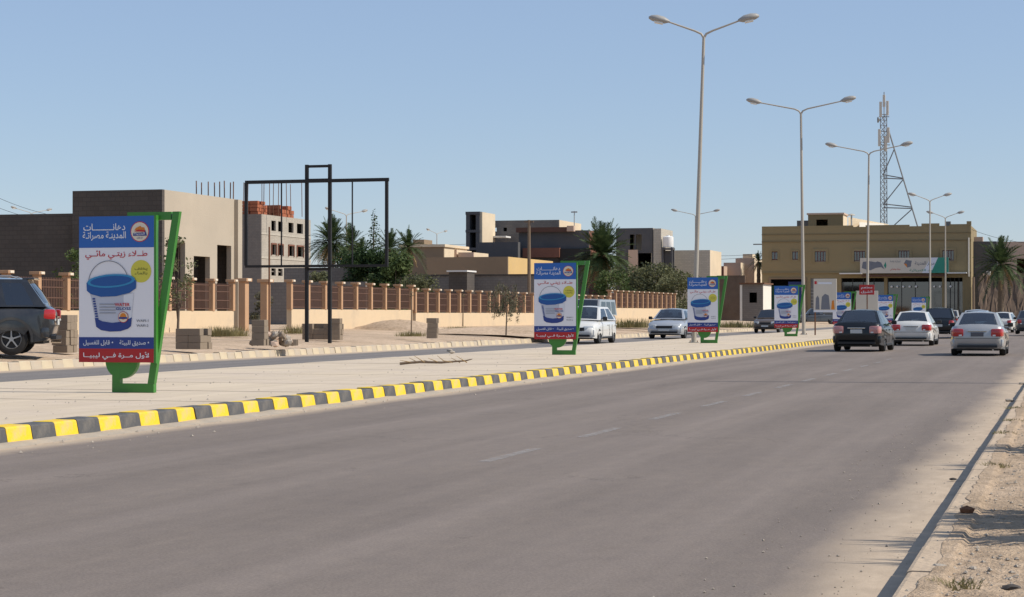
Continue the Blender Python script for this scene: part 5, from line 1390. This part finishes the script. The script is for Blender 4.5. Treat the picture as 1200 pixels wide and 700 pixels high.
def mound(label, px, py, rx, ry, h, mat='ground', name='dirt_mound', zg=.4):
    p = G(px, py, zg); n = 20; q = MB()
    for j in range(8):
        f_ = j / 7
        for i in range(n):
            a = 2 * math.pi * i / n; rr = (1 - f_) * random.uniform(.92, 1.08)
            q.v.append((rx * rr * math.cos(a), ry * rr * math.sin(a), h * (math.sin(f_ * math.pi / 2) ** 1.2) * random.uniform(.93, 1.05) - .08))
    for j in range(7):
        for i in range(n): i2 = (i + 1) % n; q.f.append((j * n + i, j * n + i2, (j + 1) * n + i2, (j + 1) * n + i))
    o = q.build(name, mat, None, 60, fix=False); o.location = (p.x, p.y, zg)
    return tag(o, label, 'mound')
mound('pale dirt mound behind the silver off-roader', 868, 372, 4.2, 3, 2.1, zg=.5)
mound('low sand bank against the end of the billboard fence wall', 468, 386.5, 3.0, 1.2, .55, zg=.55)
mound('long low heap of gravel before the long peach fence', 585, 389, 5.5, 1.6, .3, 'ground', zg=.5)
mound('sandy rise in front of the raised fence wall', 745, 383, 6, 2.0, .35, zg=.5)
# dead branch on the median
db = thing('dead_branch', 'dead palm branch lying on the pale median paving', 'branch', G(507, 427.5, MZ + .01), R(8))
q = MB().tube([(-.75, 0, .02), (-.3, .03, .06), (.2, 0, .05), (.75, .02, .09), (.9, .03, .13)], [.035, .03, .028, .02, .008], 6); q.build('stem', 'wood', db)
for k in range(9):
    x_ = -.5 + k * .16; sgn = 1 if k % 2 else -1
    MB().tube([(x_, 0, .05), (x_ - .22, sgn * .12, .10 + .05 * (k % 3))], [.012, .004], 4).build('twig', 'dry_leaf', db)
for k, (px, py) in enumerate([(120, 437), (146, 437), (180, 436), (527, 411), (530, 413)]):
    rock('rock', ['lone dark stone beside the far kerb left of first stand', 'small stone in the far road gutter', 'small pale stone by the far kerb', 'stone on the far pavement below the fence', 'second stone on the far pavement below fence'][k], G(px, py if k > 2 else 419 - (px - 120) * .1, .22), .07, 'stone')

# ------------------------------------------------------------------ vegetation
def leaf_cloud(centers, n, size, aspect=2.2, droop=0.0):
    q = MB(); tot = sum(c[3] ** 2 for c in centers)
    for cx_, cy_, cz_, r_ in centers:
        for _ in range(int(n * r_ ** 2 / tot)):
            d = Vector((random.gauss(0, 1), random.gauss(0, 1), random.gauss(0, 1))).normalized() * r_ * (random.random() ** .45)
            p = Vector((cx_, cy_, cz_)) + Vector((d.x, d.y, d.z * .85))
            a = Vector((random.gauss(0, 1), random.gauss(0, 1), random.gauss(0, .7) - droop)).normalized()
            b_ = a.cross(Vector((random.gauss(0, 1), random.gauss(0, 1), random.gauss(0, 1)))).normalized()
            s_ = size * random.uniform(.6, 1.4)
            q.add([p - a * s_ * .5, p + b_ * s_ / aspect * .5, p + a * s_ * .5, p - b_ * s_ / aspect * .5], [(0, 1, 2, 3)])
    return q
def bushy(name, label, base, h, w_, mat, n=2600, size=.3, clumps=26, trunk_h=.25, cat='tree', group=None, depth=None, taper=.0):
    t = thing(name, label, cat, base, 0, group); cs = []
    d_ = depth or w_
    for k in range(clumps):
        a = random.uniform(0, 2 * math.pi); z_ = h * (trunk_h + (1 - trunk_h) * random.random() ** .8) ; f_ = (z_ / h - trunk_h) / (1 - trunk_h)
        rr = math.sqrt(max(0, 1 - (2 * f_ - .75) ** 2 / 1.7)) * random.uniform(.3, .95) * (1 - taper * f_)
        r_ = random.uniform(.12, .24) * min(h, w_) * (1 - taper * f_ * .6)
        cs.append((math.cos(a) * w_ / 2 * rr, math.sin(a) * d_ / 2 * rr, min(z_, h - r_ * .6), r_))
    leaf_cloud(cs, n, size).build('crown', mat, t, fix=False)
    q = MB(); q.tube([(0, 0, -.1), (.05, 0, h * .3), (-.04, .05, h * .6)], [w_ * .028 + .015, w_ * .02 + .012, .015], 7)
    for k in range(6):
        c = random.choice(cs); q.tube([(0, 0, h * random.uniform(.1, .35)), (c[0] * .5, c[1] * .5, c[2] * .7), c[:3]], [.012 + w_ * .008, .008 + w_ * .005, .006], 5)
    q.build('trunk', 'bark', t)
    return t
def palm(name, label, base, trunk_h, crown_r, n=44, mat='leaf_palm', lean=(0, 0), group='date palms', trunk_r=.28, skirt=10):
    t = thing(name, label, 'palm tree', base, 0, group)
    q = MB(); nseg = max(4, int(trunk_h / .35)); pts, rad = [], []
    for i in range(nseg + 1):
        f_ = i / nseg; pts.append((lean[0] * f_ ** 2, lean[1] * f_ ** 2, trunk_h * f_ - .1)); rad.append(trunk_r * (1.12 - .3 * f_) * (1 + (.10 if i % 2 else -.04)))
    q.tube(pts, rad, 9); q.build('trunk', 'palm_trunk', t, 60)
    top = Vector(pts[-1])
    def frond(q, az, el, L, droop, leaf):
        d = Vector((math.cos(az), math.sin(az), 0)); side = Vector((-d.y, d.x, 0)); N = 9; P = []; lw = crown_r * .017
        for i in range(N + 1):
            s_ = i / N; P.append(top + d * (L * s_ * math.cos(el) * (1 - .12 * s_)) + Vector((0, 0, L * (s_ * math.sin(el) - droop * s_ ** 2))))
        for i in range(N):
            wv = .03 * (1 - i / N) + .008
            q.add([P[i] - side * wv, P[i] + side * wv, P[i + 1] + side * wv * .8, P[i + 1] - side * wv * .8], [(0, 1, 2, 3)])
        M_ = 22
        for i in range(3, M_):
            s_ = i / M_; k = min(N - 1, int(s_ * N)); f_ = s_ * N - k; p = P[k].lerp(P[k + 1], f_); tg = (P[k + 1] - P[k]).normalized()
            ll = leaf * math.sin(math.pi * min(1, .12 + s_ * .86)) ** .6 * random.uniform(.85, 1.1)
            upv = side.cross(tg).normalized()
            if upv.z < 0: upv = -upv
            for sg_ in (-1, 1):
                tip = p + tg * ll * .6 + side * sg_ * ll * .72 + upv * ll * random.uniform(.0, .3)
                q.add([p - tg * lw, p + tg * lw, tip], [(0, 1, 2)])
    q = MB(); GA = 2.39996
    for i in range(n):
        f_ = i / n; el = R(84 - 112 * f_ ** .9) + random.gauss(0, .12)
        frond(q, i * GA + random.gauss(0, .25), el, crown_r * random.uniform(.75, 1.18), random.uniform(.12, .3) + .26 * f_, crown_r * random.uniform(.15, .21))
    q.build('crown', mat, t, fix=False)
    if skirt:
        q = MB()
        for i in range(skirt): frond(q, i * GA, R(-25 - 35 * random.random()), crown_r * .75, .28, crown_r * .12)
        q.build('dry_fronds', 'dry_leaf', t, fix=False)
    return t
def veg_base(px, Y, zg=.4): return (PY(px, 368, Y)[0], Y, zg)
def veg_h(px, py, Y, zg=.4): return PY(px, py, Y)[1] - zg
# palms behind the billboard frame
Yv = 152.0
palm('date_palm', 'date palm behind the left billboard leg', veg_base(388, Yv), veg_h(388, 283, Yv), 2.8, 95, skirt=24)
palm('date_palm', 'date palm crown behind the distant lamp in the billboard frame', veg_base(412, Yv + 10), veg_h(412, 286, Yv + 10), 2.2, 70)
palm('date_palm', 'date palm at the right edge of the billboard frame', veg_base(457, Yv + 14), veg_h(457, 290, Yv + 14), 2.4, 70)
palm('date_palm', 'date palm right of the billboard frame, above the tan house', veg_base(478, Yv + 18), veg_h(478, 289, Yv + 18), 2.3, 70)
palm('date_palm', 'small palm crown between cypress and distant lamp', veg_base(424, Yv + 6), veg_h(424, 296, Yv + 6), 1.8, 60)
palm('date_palm', 'large dark palm behind the second poster stand', veg_base(706, 205), veg_h(706, 299, 205), 4.5, 150, skirt=22, trunk_r=.4)
palm('date_palm', 'palm before the dark house at the right edge', veg_base(1173, 228), veg_h(1173, 309, 228), 3.9, 90, skirt=4, trunk_r=.35)
palm('date_palm', 'palm peeping out behind the left end of the olive building', veg_base(889, 258), veg_h(889, 306, 258), 2.0, 34)
# cypress and thick bushes
def cypress(label, px, top, base_py, Y, w_):
    b_ = veg_base(px, Y); h = veg_h(px, top, Y); t = thing('cypress_tree', label, 'tree', b_); cs = []
    for k in range(46):
        f_ = (k + .5) / 46; z_ = h * f_; r_ = w_ * .5 * (1 - f_) ** .75 * .55 + .12
        a = k * 2.4; o_ = w_ * .5 * (1 - f_) ** 1.1 * random.uniform(.1, .75)
        cs.append((math.cos(a) * o_ + .12 * math.sin(f_ * 9), math.sin(a) * o_, z_, r_))
    leaf_cloud(cs, 3600, .2).build('crown', 'leaf_dark', t, fix=False)
    MB().tube([(0, 0, -.1), (0, 0, h * .5), (.1, 0, h * .96)], [.14, .09, .02], 7).build('trunk', 'bark', t)
    return t
bushy('thick_bush', 'dusty grey-green shrub growing between the gate pillars', (FXW - .6, y_at(322), .5), 1.75, 1.0, 'leaf_dusty', 900, .14, 22, .1)
bushy('thick_bush', 'dark bushy tree between the palms in the billboard frame', veg_base(405, 150), veg_h(405, 296, 150), 4.2, 'leaf_dark', 3600, .26, 34, .05)
cypress('narrow dark cypress pointing up inside the billboard frame', 437, 245, 330, 140, 3.6)
bushy('thick_bush', 'broad dark green tree mass below the cypress', veg_base(432, 134), veg_h(432, 294, 134), 4.8, 'leaf_dark', 8000, .28, 40, .05)
bushy('thick_bush', 'green rounded tree at lower right of billboard frame', veg_base(463, 132), veg_h(463, 297, 132), 3.6, 'leaf_mid', 6000, .27, 34, .05)
bushy('thick_bush', 'light green shrubs over the fence right of the billboard frame', veg_base(495, 128), veg_h(495, 323, 128), 3.6, 'leaf_olive', 2400, .22, 24, .05)
bushy('thick_bush', 'dull green shrub behind the fence left of the billboard legs', veg_base(376, 126), veg_h(376, 320, 126), 2.6, 'leaf_olive', 1800, .22, 20, .05)
bushy('thick_bush', 'wide grey-green tree over the raised fence wall', veg_base(765, 196), veg_h(765, 309, 196), 6.6, 'leaf_olive', 5600, .34, 44, .05)
bushy('thick_bush', 'darker green tree left of the wide grey-green tree', veg_base(735, 200), veg_h(735, 314, 200), 5.4, 'leaf_olive', 3800, .34, 36, .05)
bushy('thick_bush', 'olive green tree left of the tallest lamp pole', veg_base(797, 190), veg_h(797, 320, 190), 4.8, 'leaf_olive', 3600, .32, 34, .05)
bushy('thick_bush', 'low green shrub mass below the large palm', veg_base(718, 192), veg_h(718, 318, 192), 4.6, 'leaf_mid', 3000, .32, 30, .05)
bushy('thick_bush', 'vine bush beside the dark wall left of the nearest poster', veg_base(84, 78), veg_h(84, 292, 78), 1.5, 'leaf_mid', 900, .16, 22, .15)
bushy('young_tree', 'thin leafy sapling showing through the nearest stand frame', veg_base(208, 66), veg_h(208, 278, 66), 1.5, 'leaf_olive', 800, .14, 24, .3)
p = G(593, 391, .45); t = thing('young_tree', 'drooping dusty sapling before the long peach fence', 'tree', p, 0, 'street saplings')
cs = []
for k in range(46):
    a = random.uniform(0, 6.28); rr = random.random() ** .6 * .95; z_ = random.uniform(1.15, 2.35) - rr * .35
    for d in range(3): cs.append((math.cos(a) * rr, math.sin(a) * rr, z_ - d * .16, .11))
leaf_cloud(cs, 1500, .15, 4.5, 1.6).build('crown', 'leaf_dusty', t, fix=False)
q = MB().tube([(0, 0, -.1), (.03, 0, .8), (-.02, .02, 1.5), (.02, 0, 2.1)], [.035, .03, .025, .012], 6)
for k in range(9):
    a = k * .7; q.tube([(0, 0, 1.2 + k * .09), (math.cos(a) * .45, math.sin(a) * .45, 1.75 + k * .05), (math.cos(a) * .8, math.sin(a) * .8, 1.5)], [.016, .012, .005], 4)
q.build('trunk', 'bark', t)
for px, py, top, lab in ((482, 391, 344, 'thin bare sapling stake at the step of the fence'), (542.5, 385, 345, 'thin bare sapling stake in front of the long fence')):
    p = G(px, py, .48); t = thing('sapling_stake', lab, 'stake', p, 0, 'sapling stakes')
    MB().tube([(0, 0, -.05), (.01, 0, .9), (0, 0, PY(px, top, p.y)[1] - .48)], [.03, .025, .018], 6).build('stem', 'wood', t)
    leaf_cloud([(0, 0, PY(px, top, p.y)[1] - .55, .16)], 30, .09).build('crown', 'leaf_dusty', t, fix=False)
pole = thing('utility_pole', 'dark wooden utility pole rising behind the second poster stand', 'pole'); X_ = PY(620, 368, 140)[0]
MB().tube([(X_, 140, .3), (X_, 140, PY(621, 258, 140)[1])], [.16, .11], 8).build('shaft', 'wood', pole); zt_ = PY(621, 260, 140)[1]
MB().bar((X_ - .35, 140, zt_), (X_ + .35, 140, zt_), .12).build('cross_arm', 'wood', pole)
pole = thing('utility_pole', 'pale utility pole at the right corner of the olive building', 'pole'); X_ = PY(1141, 368, 215)[0]
MB().tube([(X_, 215, .3), (X_, 215, PY(1141, 325, 215)[1])], [.16, .12], 8).build('shaft', 'wood', pole)
def tuft(label, loc, r, h, n=60, mat='grass', name='grass_tuft', cat='grass', group='grass tufts'):
    q = MB()
    for k in range(n):
        a = random.uniform(0, 6.28); d = random.random() ** .6 * r; b_ = Vector((math.cos(a) * d, math.sin(a) * d, -.01)); hh = h * random.uniform(.5, 1.1)
        tip = b_ + Vector((math.cos(a) * random.uniform(0, .6) * hh + random.gauss(0, .02), math.sin(a) * random.uniform(0, .6) * hh, hh)); w_ = Vector((-math.sin(a), math.cos(a), 0)) * max(.006, r * .02)
        q.add([b_ - w_, b_ + w_, tip], [(0, 1, 2)])
    o = q.build(name, mat, None, fix=False); o.location = loc
    return tag(o, label, cat, group)
tuft('wide clump of green weeds at the gate beside the unfinished house', G(262, 394, .5), 1.0, .4, 500)
tuft('clump of weeds below the left billboard leg', G(345, 391, .52), .6, .4, 260)
tuft('weed patch at the foot of the bare sapling stake near fence step', G(482, 394, .45), .7, .22, 260)
tuft('weed patch before the long fence behind the lone block pair', G(540, 388, .5), .9, .25, 320)
tuft('dry weed patch below the raised fence wall', G(742, 384, .5), 1.6, .6, 420)
tuft('dry scrub patch near the dirt mound', G(862, 384, .35), 2.2, .5, 300)

# ------------------------------------------------------------------ panels by the olive building
def panel(name, label, px0, px1, pt, pb, base_py, Y, mat, post_px=None, cat='sign', postmat='rust'):
    xa_, zt_ = PY(px0, pt, Y); xb_, zb_ = PY(px1, pb, Y)
    t = thing(name, label, cat, ((xa_ + xb_) / 2, Y, MZ)); hw = (xb_ - xa_) / 2
    bd = MB().cbox(-hw, hw, -.04, .04, zb_ - MZ, zt_ - MZ, .01).build('board', mat, t)
    pxs = post_px or ((px0 + px1) / 2,)
    for p_ in pxs:
        X_ = PY(p_, pb, Y)[0] - (xa_ + xb_) / 2; MB().bar((X_, .08, 0), (X_, .08, zt_ - MZ - .05), .07, .07).build('post', postmat, t)
    return t, bd, hw, zb_ - MZ, zt_ - MZ
t, bd, hw, zb_, zt_ = panel('poster_board', 'white poster panel with dark picture on a thin post', 953.5, 980.5, 327, 366, 393, 106, 'panel_beige', (955,))
def bpr(nm, pts, mat, lay=1): MB().sheet([(-hw + u * 2 * hw, zb_ + v * (zt_ - zb_)) for u, v in pts], -.043 - .003 * lay).build(nm, mat, bd, fix=False)
bpr('dark_figure', [(.08, .08), (.10, .42), (.18, .50), (.24, .42), (.26, .08)], 'print_grey'); bpr('dark_figure', [(.32, .08), (.36, .46), (.50, .55), (.66, .50), (.72, .08)], 'print_grey'); bpr('brown_figure', [(.76, .08), (.80, .34), (.88, .36), (.92, .08)], 'print_orange')
bpr('white_strip', [(0, 0), (1, 0), (1, .06), (0, .06)], 'print_pale'); bpr('caption', [(.2, .84), (.8, .84), (.8, .90), (.2, .90)], 'print_pale'); bpr('small_logo', [(.04, .84), (.14, .84), (.14, .93), (.04, .93)], 'print_redtext')
t, bd, hw, zb_, zt_ = panel('red_sign', 'small red sign with white writing before the shops', 1007, 1024.5, 334, 345.5, 385, 128, 'sign_red', (1016,))
put_text(text_mesh('مطعم', hw * 1.5, .2, 'print_pale'), bd, (0, -.05, zt_ - .2)); put_text(text_mesh('الشرق', hw * 1.5, .2, 'print_pale'), bd, (0, -.05, zb_ + .18))
panel('blank_panel', 'two-sided beige panel standing behind the red sign', 1003, 1029, 341, 366, 385, 134, 'panel_beige', (1006, 1027))

# ------------------------------------------------------------------ overhead wires
def wire(label, a, b_, sag, r_=.02):
    P = []
    for i in range(13):
        f_ = i / 12; p = Vector(a).lerp(Vector(b_), f_); p.z -= sag * 4 * f_ * (1 - f_); P.append(p)
    tag(MB().tube(P, r_, 4).build('overhead_wire', 'black_steel'), label, 'wire', 'overhead wires')
def W3(px, py, Y): X_, Z_ = PY(px, py, Y); return (X_, Y, Z_)
wire('upper overhead wire at top left over the dark block building', W3(-40, 212, 190), W3(75, 255, 190), .6)
wire('lower overhead wire at top left over the dark block building', W3(-40, 226, 192), W3(75, 262, 192), .6)
wire('upper overhead wire between the tallest lamp and olive building', W3(790, 296, 260), W3(893, 297, 260), .4)
wire('lower overhead wire between the tallest lamp and olive building', W3(790, 303, 262), W3(893, 300, 262), .3)
wire('overhead wire running right from the olive building roof', W3(1138, 269, 246), W3(1230, 286, 246), .5)
wire('overhead wires crossing over the tan houses below the tower', W3(470, 282, 260), W3(560, 285, 260), .4)

# ------------------------------------------------------------------ verge on the right
q = MB()
for k in range(5200):
    y_ = 7.5 + (random.random() ** 1.6) * 34; x_ = random.uniform(-.68, .5)
    if random.random() < .12: x_ = random.uniform(-1.9, -.78)
    zg = vz(x_, y_) if x_ > RX + .1 else (.15 if x_ > RX - .01 else .002)
    r_ = .0035 + .011 * random.random() ** 4
    if x_ < RX: r_ *= .7
    c = Vector((x_, y_, zg + r_ * .25)); a = random.random() * 6.28; ca, sa = math.cos(a) * r_, math.sin(a) * r_
    el = random.uniform(.8, 1.6)
    q.add([c + Vector((ca * el, sa * el, 0)), c + Vector((-sa, ca, 0)), c + Vector((-ca * el, -sa * el, 0)), c + Vector((sa, -ca, 0)), c + Vector((ca * .2, sa * .3, r_ * .8)), c + Vector((0, 0, -r_))],
          [(0, 1, 4), (1, 2, 4), (2, 3, 4), (3, 0, 4), (1, 0, 5), (2, 1, 5), (3, 2, 5), (0, 3, 5)])
tag(q.build('pebbles', 'stone', fix=False), 'scattered pebbles and grit on the sandy verge', 'pebbles', kind='stuff')
q = MB()
for k in range(2600):
    y_ = 14 + random.random() ** 1.8 * 120; u = random.random()
    if u < .55: x_ = random.uniform(FX0 + .1, KX - .4); zg = MZ + .002
    elif u < .85: x_ = KX + .1 + abs(random.gauss(0, .35)); zg = .002
    else: x_ = random.uniform(RX - 1.0, RX - .1); zg = .002
    r_ = (.006 + .02 * random.random() ** 5) * (1 if u < .85 else .45); a = random.random() * 6.28; ca, sa = math.cos(a) * r_, math.sin(a) * r_; c = Vector((x_, y_, zg + r_ * .2))
    q.add([c + Vector((ca, sa, 0)), c + Vector((-sa, ca, 0)), c + Vector((-ca, -sa, 0)), c + Vector((sa, -ca, 0)), c + Vector((ca * .2, sa * .3, r_ * .8))], [(0, 1, 4), (1, 2, 4), (2, 3, 4), (3, 0, 4)])
tag(q.build('grit', 'stone', fix=False), 'fine grit scattered over the median and along the kerbs', 'grit', kind='stuff')
for k, (px, py, rr, lab) in enumerate([(1117, 563, .022, 'dark stone on the road just off the kerb'), (1100, 667, .03, 'flat stone near the bottom right corner'), (1186, 692, .035, 'dark flat stone at the bottom right corner'), (1183, 470, .05, 'stone on the sand drift beside the kerb'), (1198, 450, .06, 'pale stone at the kerb where the pole shadow crosses'), (1140, 668, .014, 'little upright stone in the middle of the verge')]):
    rock('rock', lab, G(px, py, .14 if k in (1, 2, 5) else .01) + Vector((0, 0, .01)), rr, 'stone' if k not in (0, 2) else 'block_dark', .5)
for k, (px, py, lab) in enumerate([(1165, 548, 'dry grass tuft by the kerb below the upper plant shadow'), (1176, 510, 'small grass tuft at the kerb'), (1186, 495, 'farther grass tuft at the kerb'), (1190, 480, 'far grass tuft on the verge near the kerb top'), (1125, 690, 'flattened dry weed at the bottom right')]):
    tuft(lab, G(px, py, .135) + Vector((0, 0, .015)), .13, .04, 90)
# plants just outside the frame whose shadows fall on the verge
for (x_, y_, h_, lab) in ((.22, 11.2, 1.0, 'nearer'), (.15, 10.55, .9, 'nearest'), (.12, 11.55, 1.0, 'between nearer and middle'), (.2, 17.5, 1.0, 'between farther and farthest'), (.2, 11.9, .85, 'middle'), (.25, 17.2, 1.05, 'farther'), (.3, 17.9, .9, 'farthest')):
    q = MB()
    for k in range(60):
        a = random.uniform(0, 6.28); ln = random.uniform(.15, .5); hh = h_ * random.uniform(.55, 1.05); r0 = random.uniform(0, .1)
        b_ = Vector((math.cos(a) * r0, math.sin(a) * r0, -.03)); md = b_ + Vector((math.cos(a) * ln * .3, math.sin(a) * ln * .3, hh * .65)); tp = b_ + Vector((math.cos(a) * ln * .7, math.sin(a) * ln * .7, hh)); w_ = Vector((-math.sin(a), math.cos(a), 0)) * .026
        q.add([b_ - w_, b_ + w_, md + w_, md - w_, tp], [(0, 1, 2, 3), (3, 2, 4)])
    o = q.build('verge_plant', 'leaf_mid', None, fix=False); o.location = (x_, y_, .14); tag(o, 'upright leafy plant on the right verge outside the frame, ' + lab, 'plant', 'verge plants')
pole = thing('utility_pole', 'wooden pole on the right verge outside the frame', 'pole', (1.6, 38.5, .15)); MB().tube([(0, 0, -.2), (0, 0, 8)], [.12, .08], 8).build('shaft', 'wood', pole)
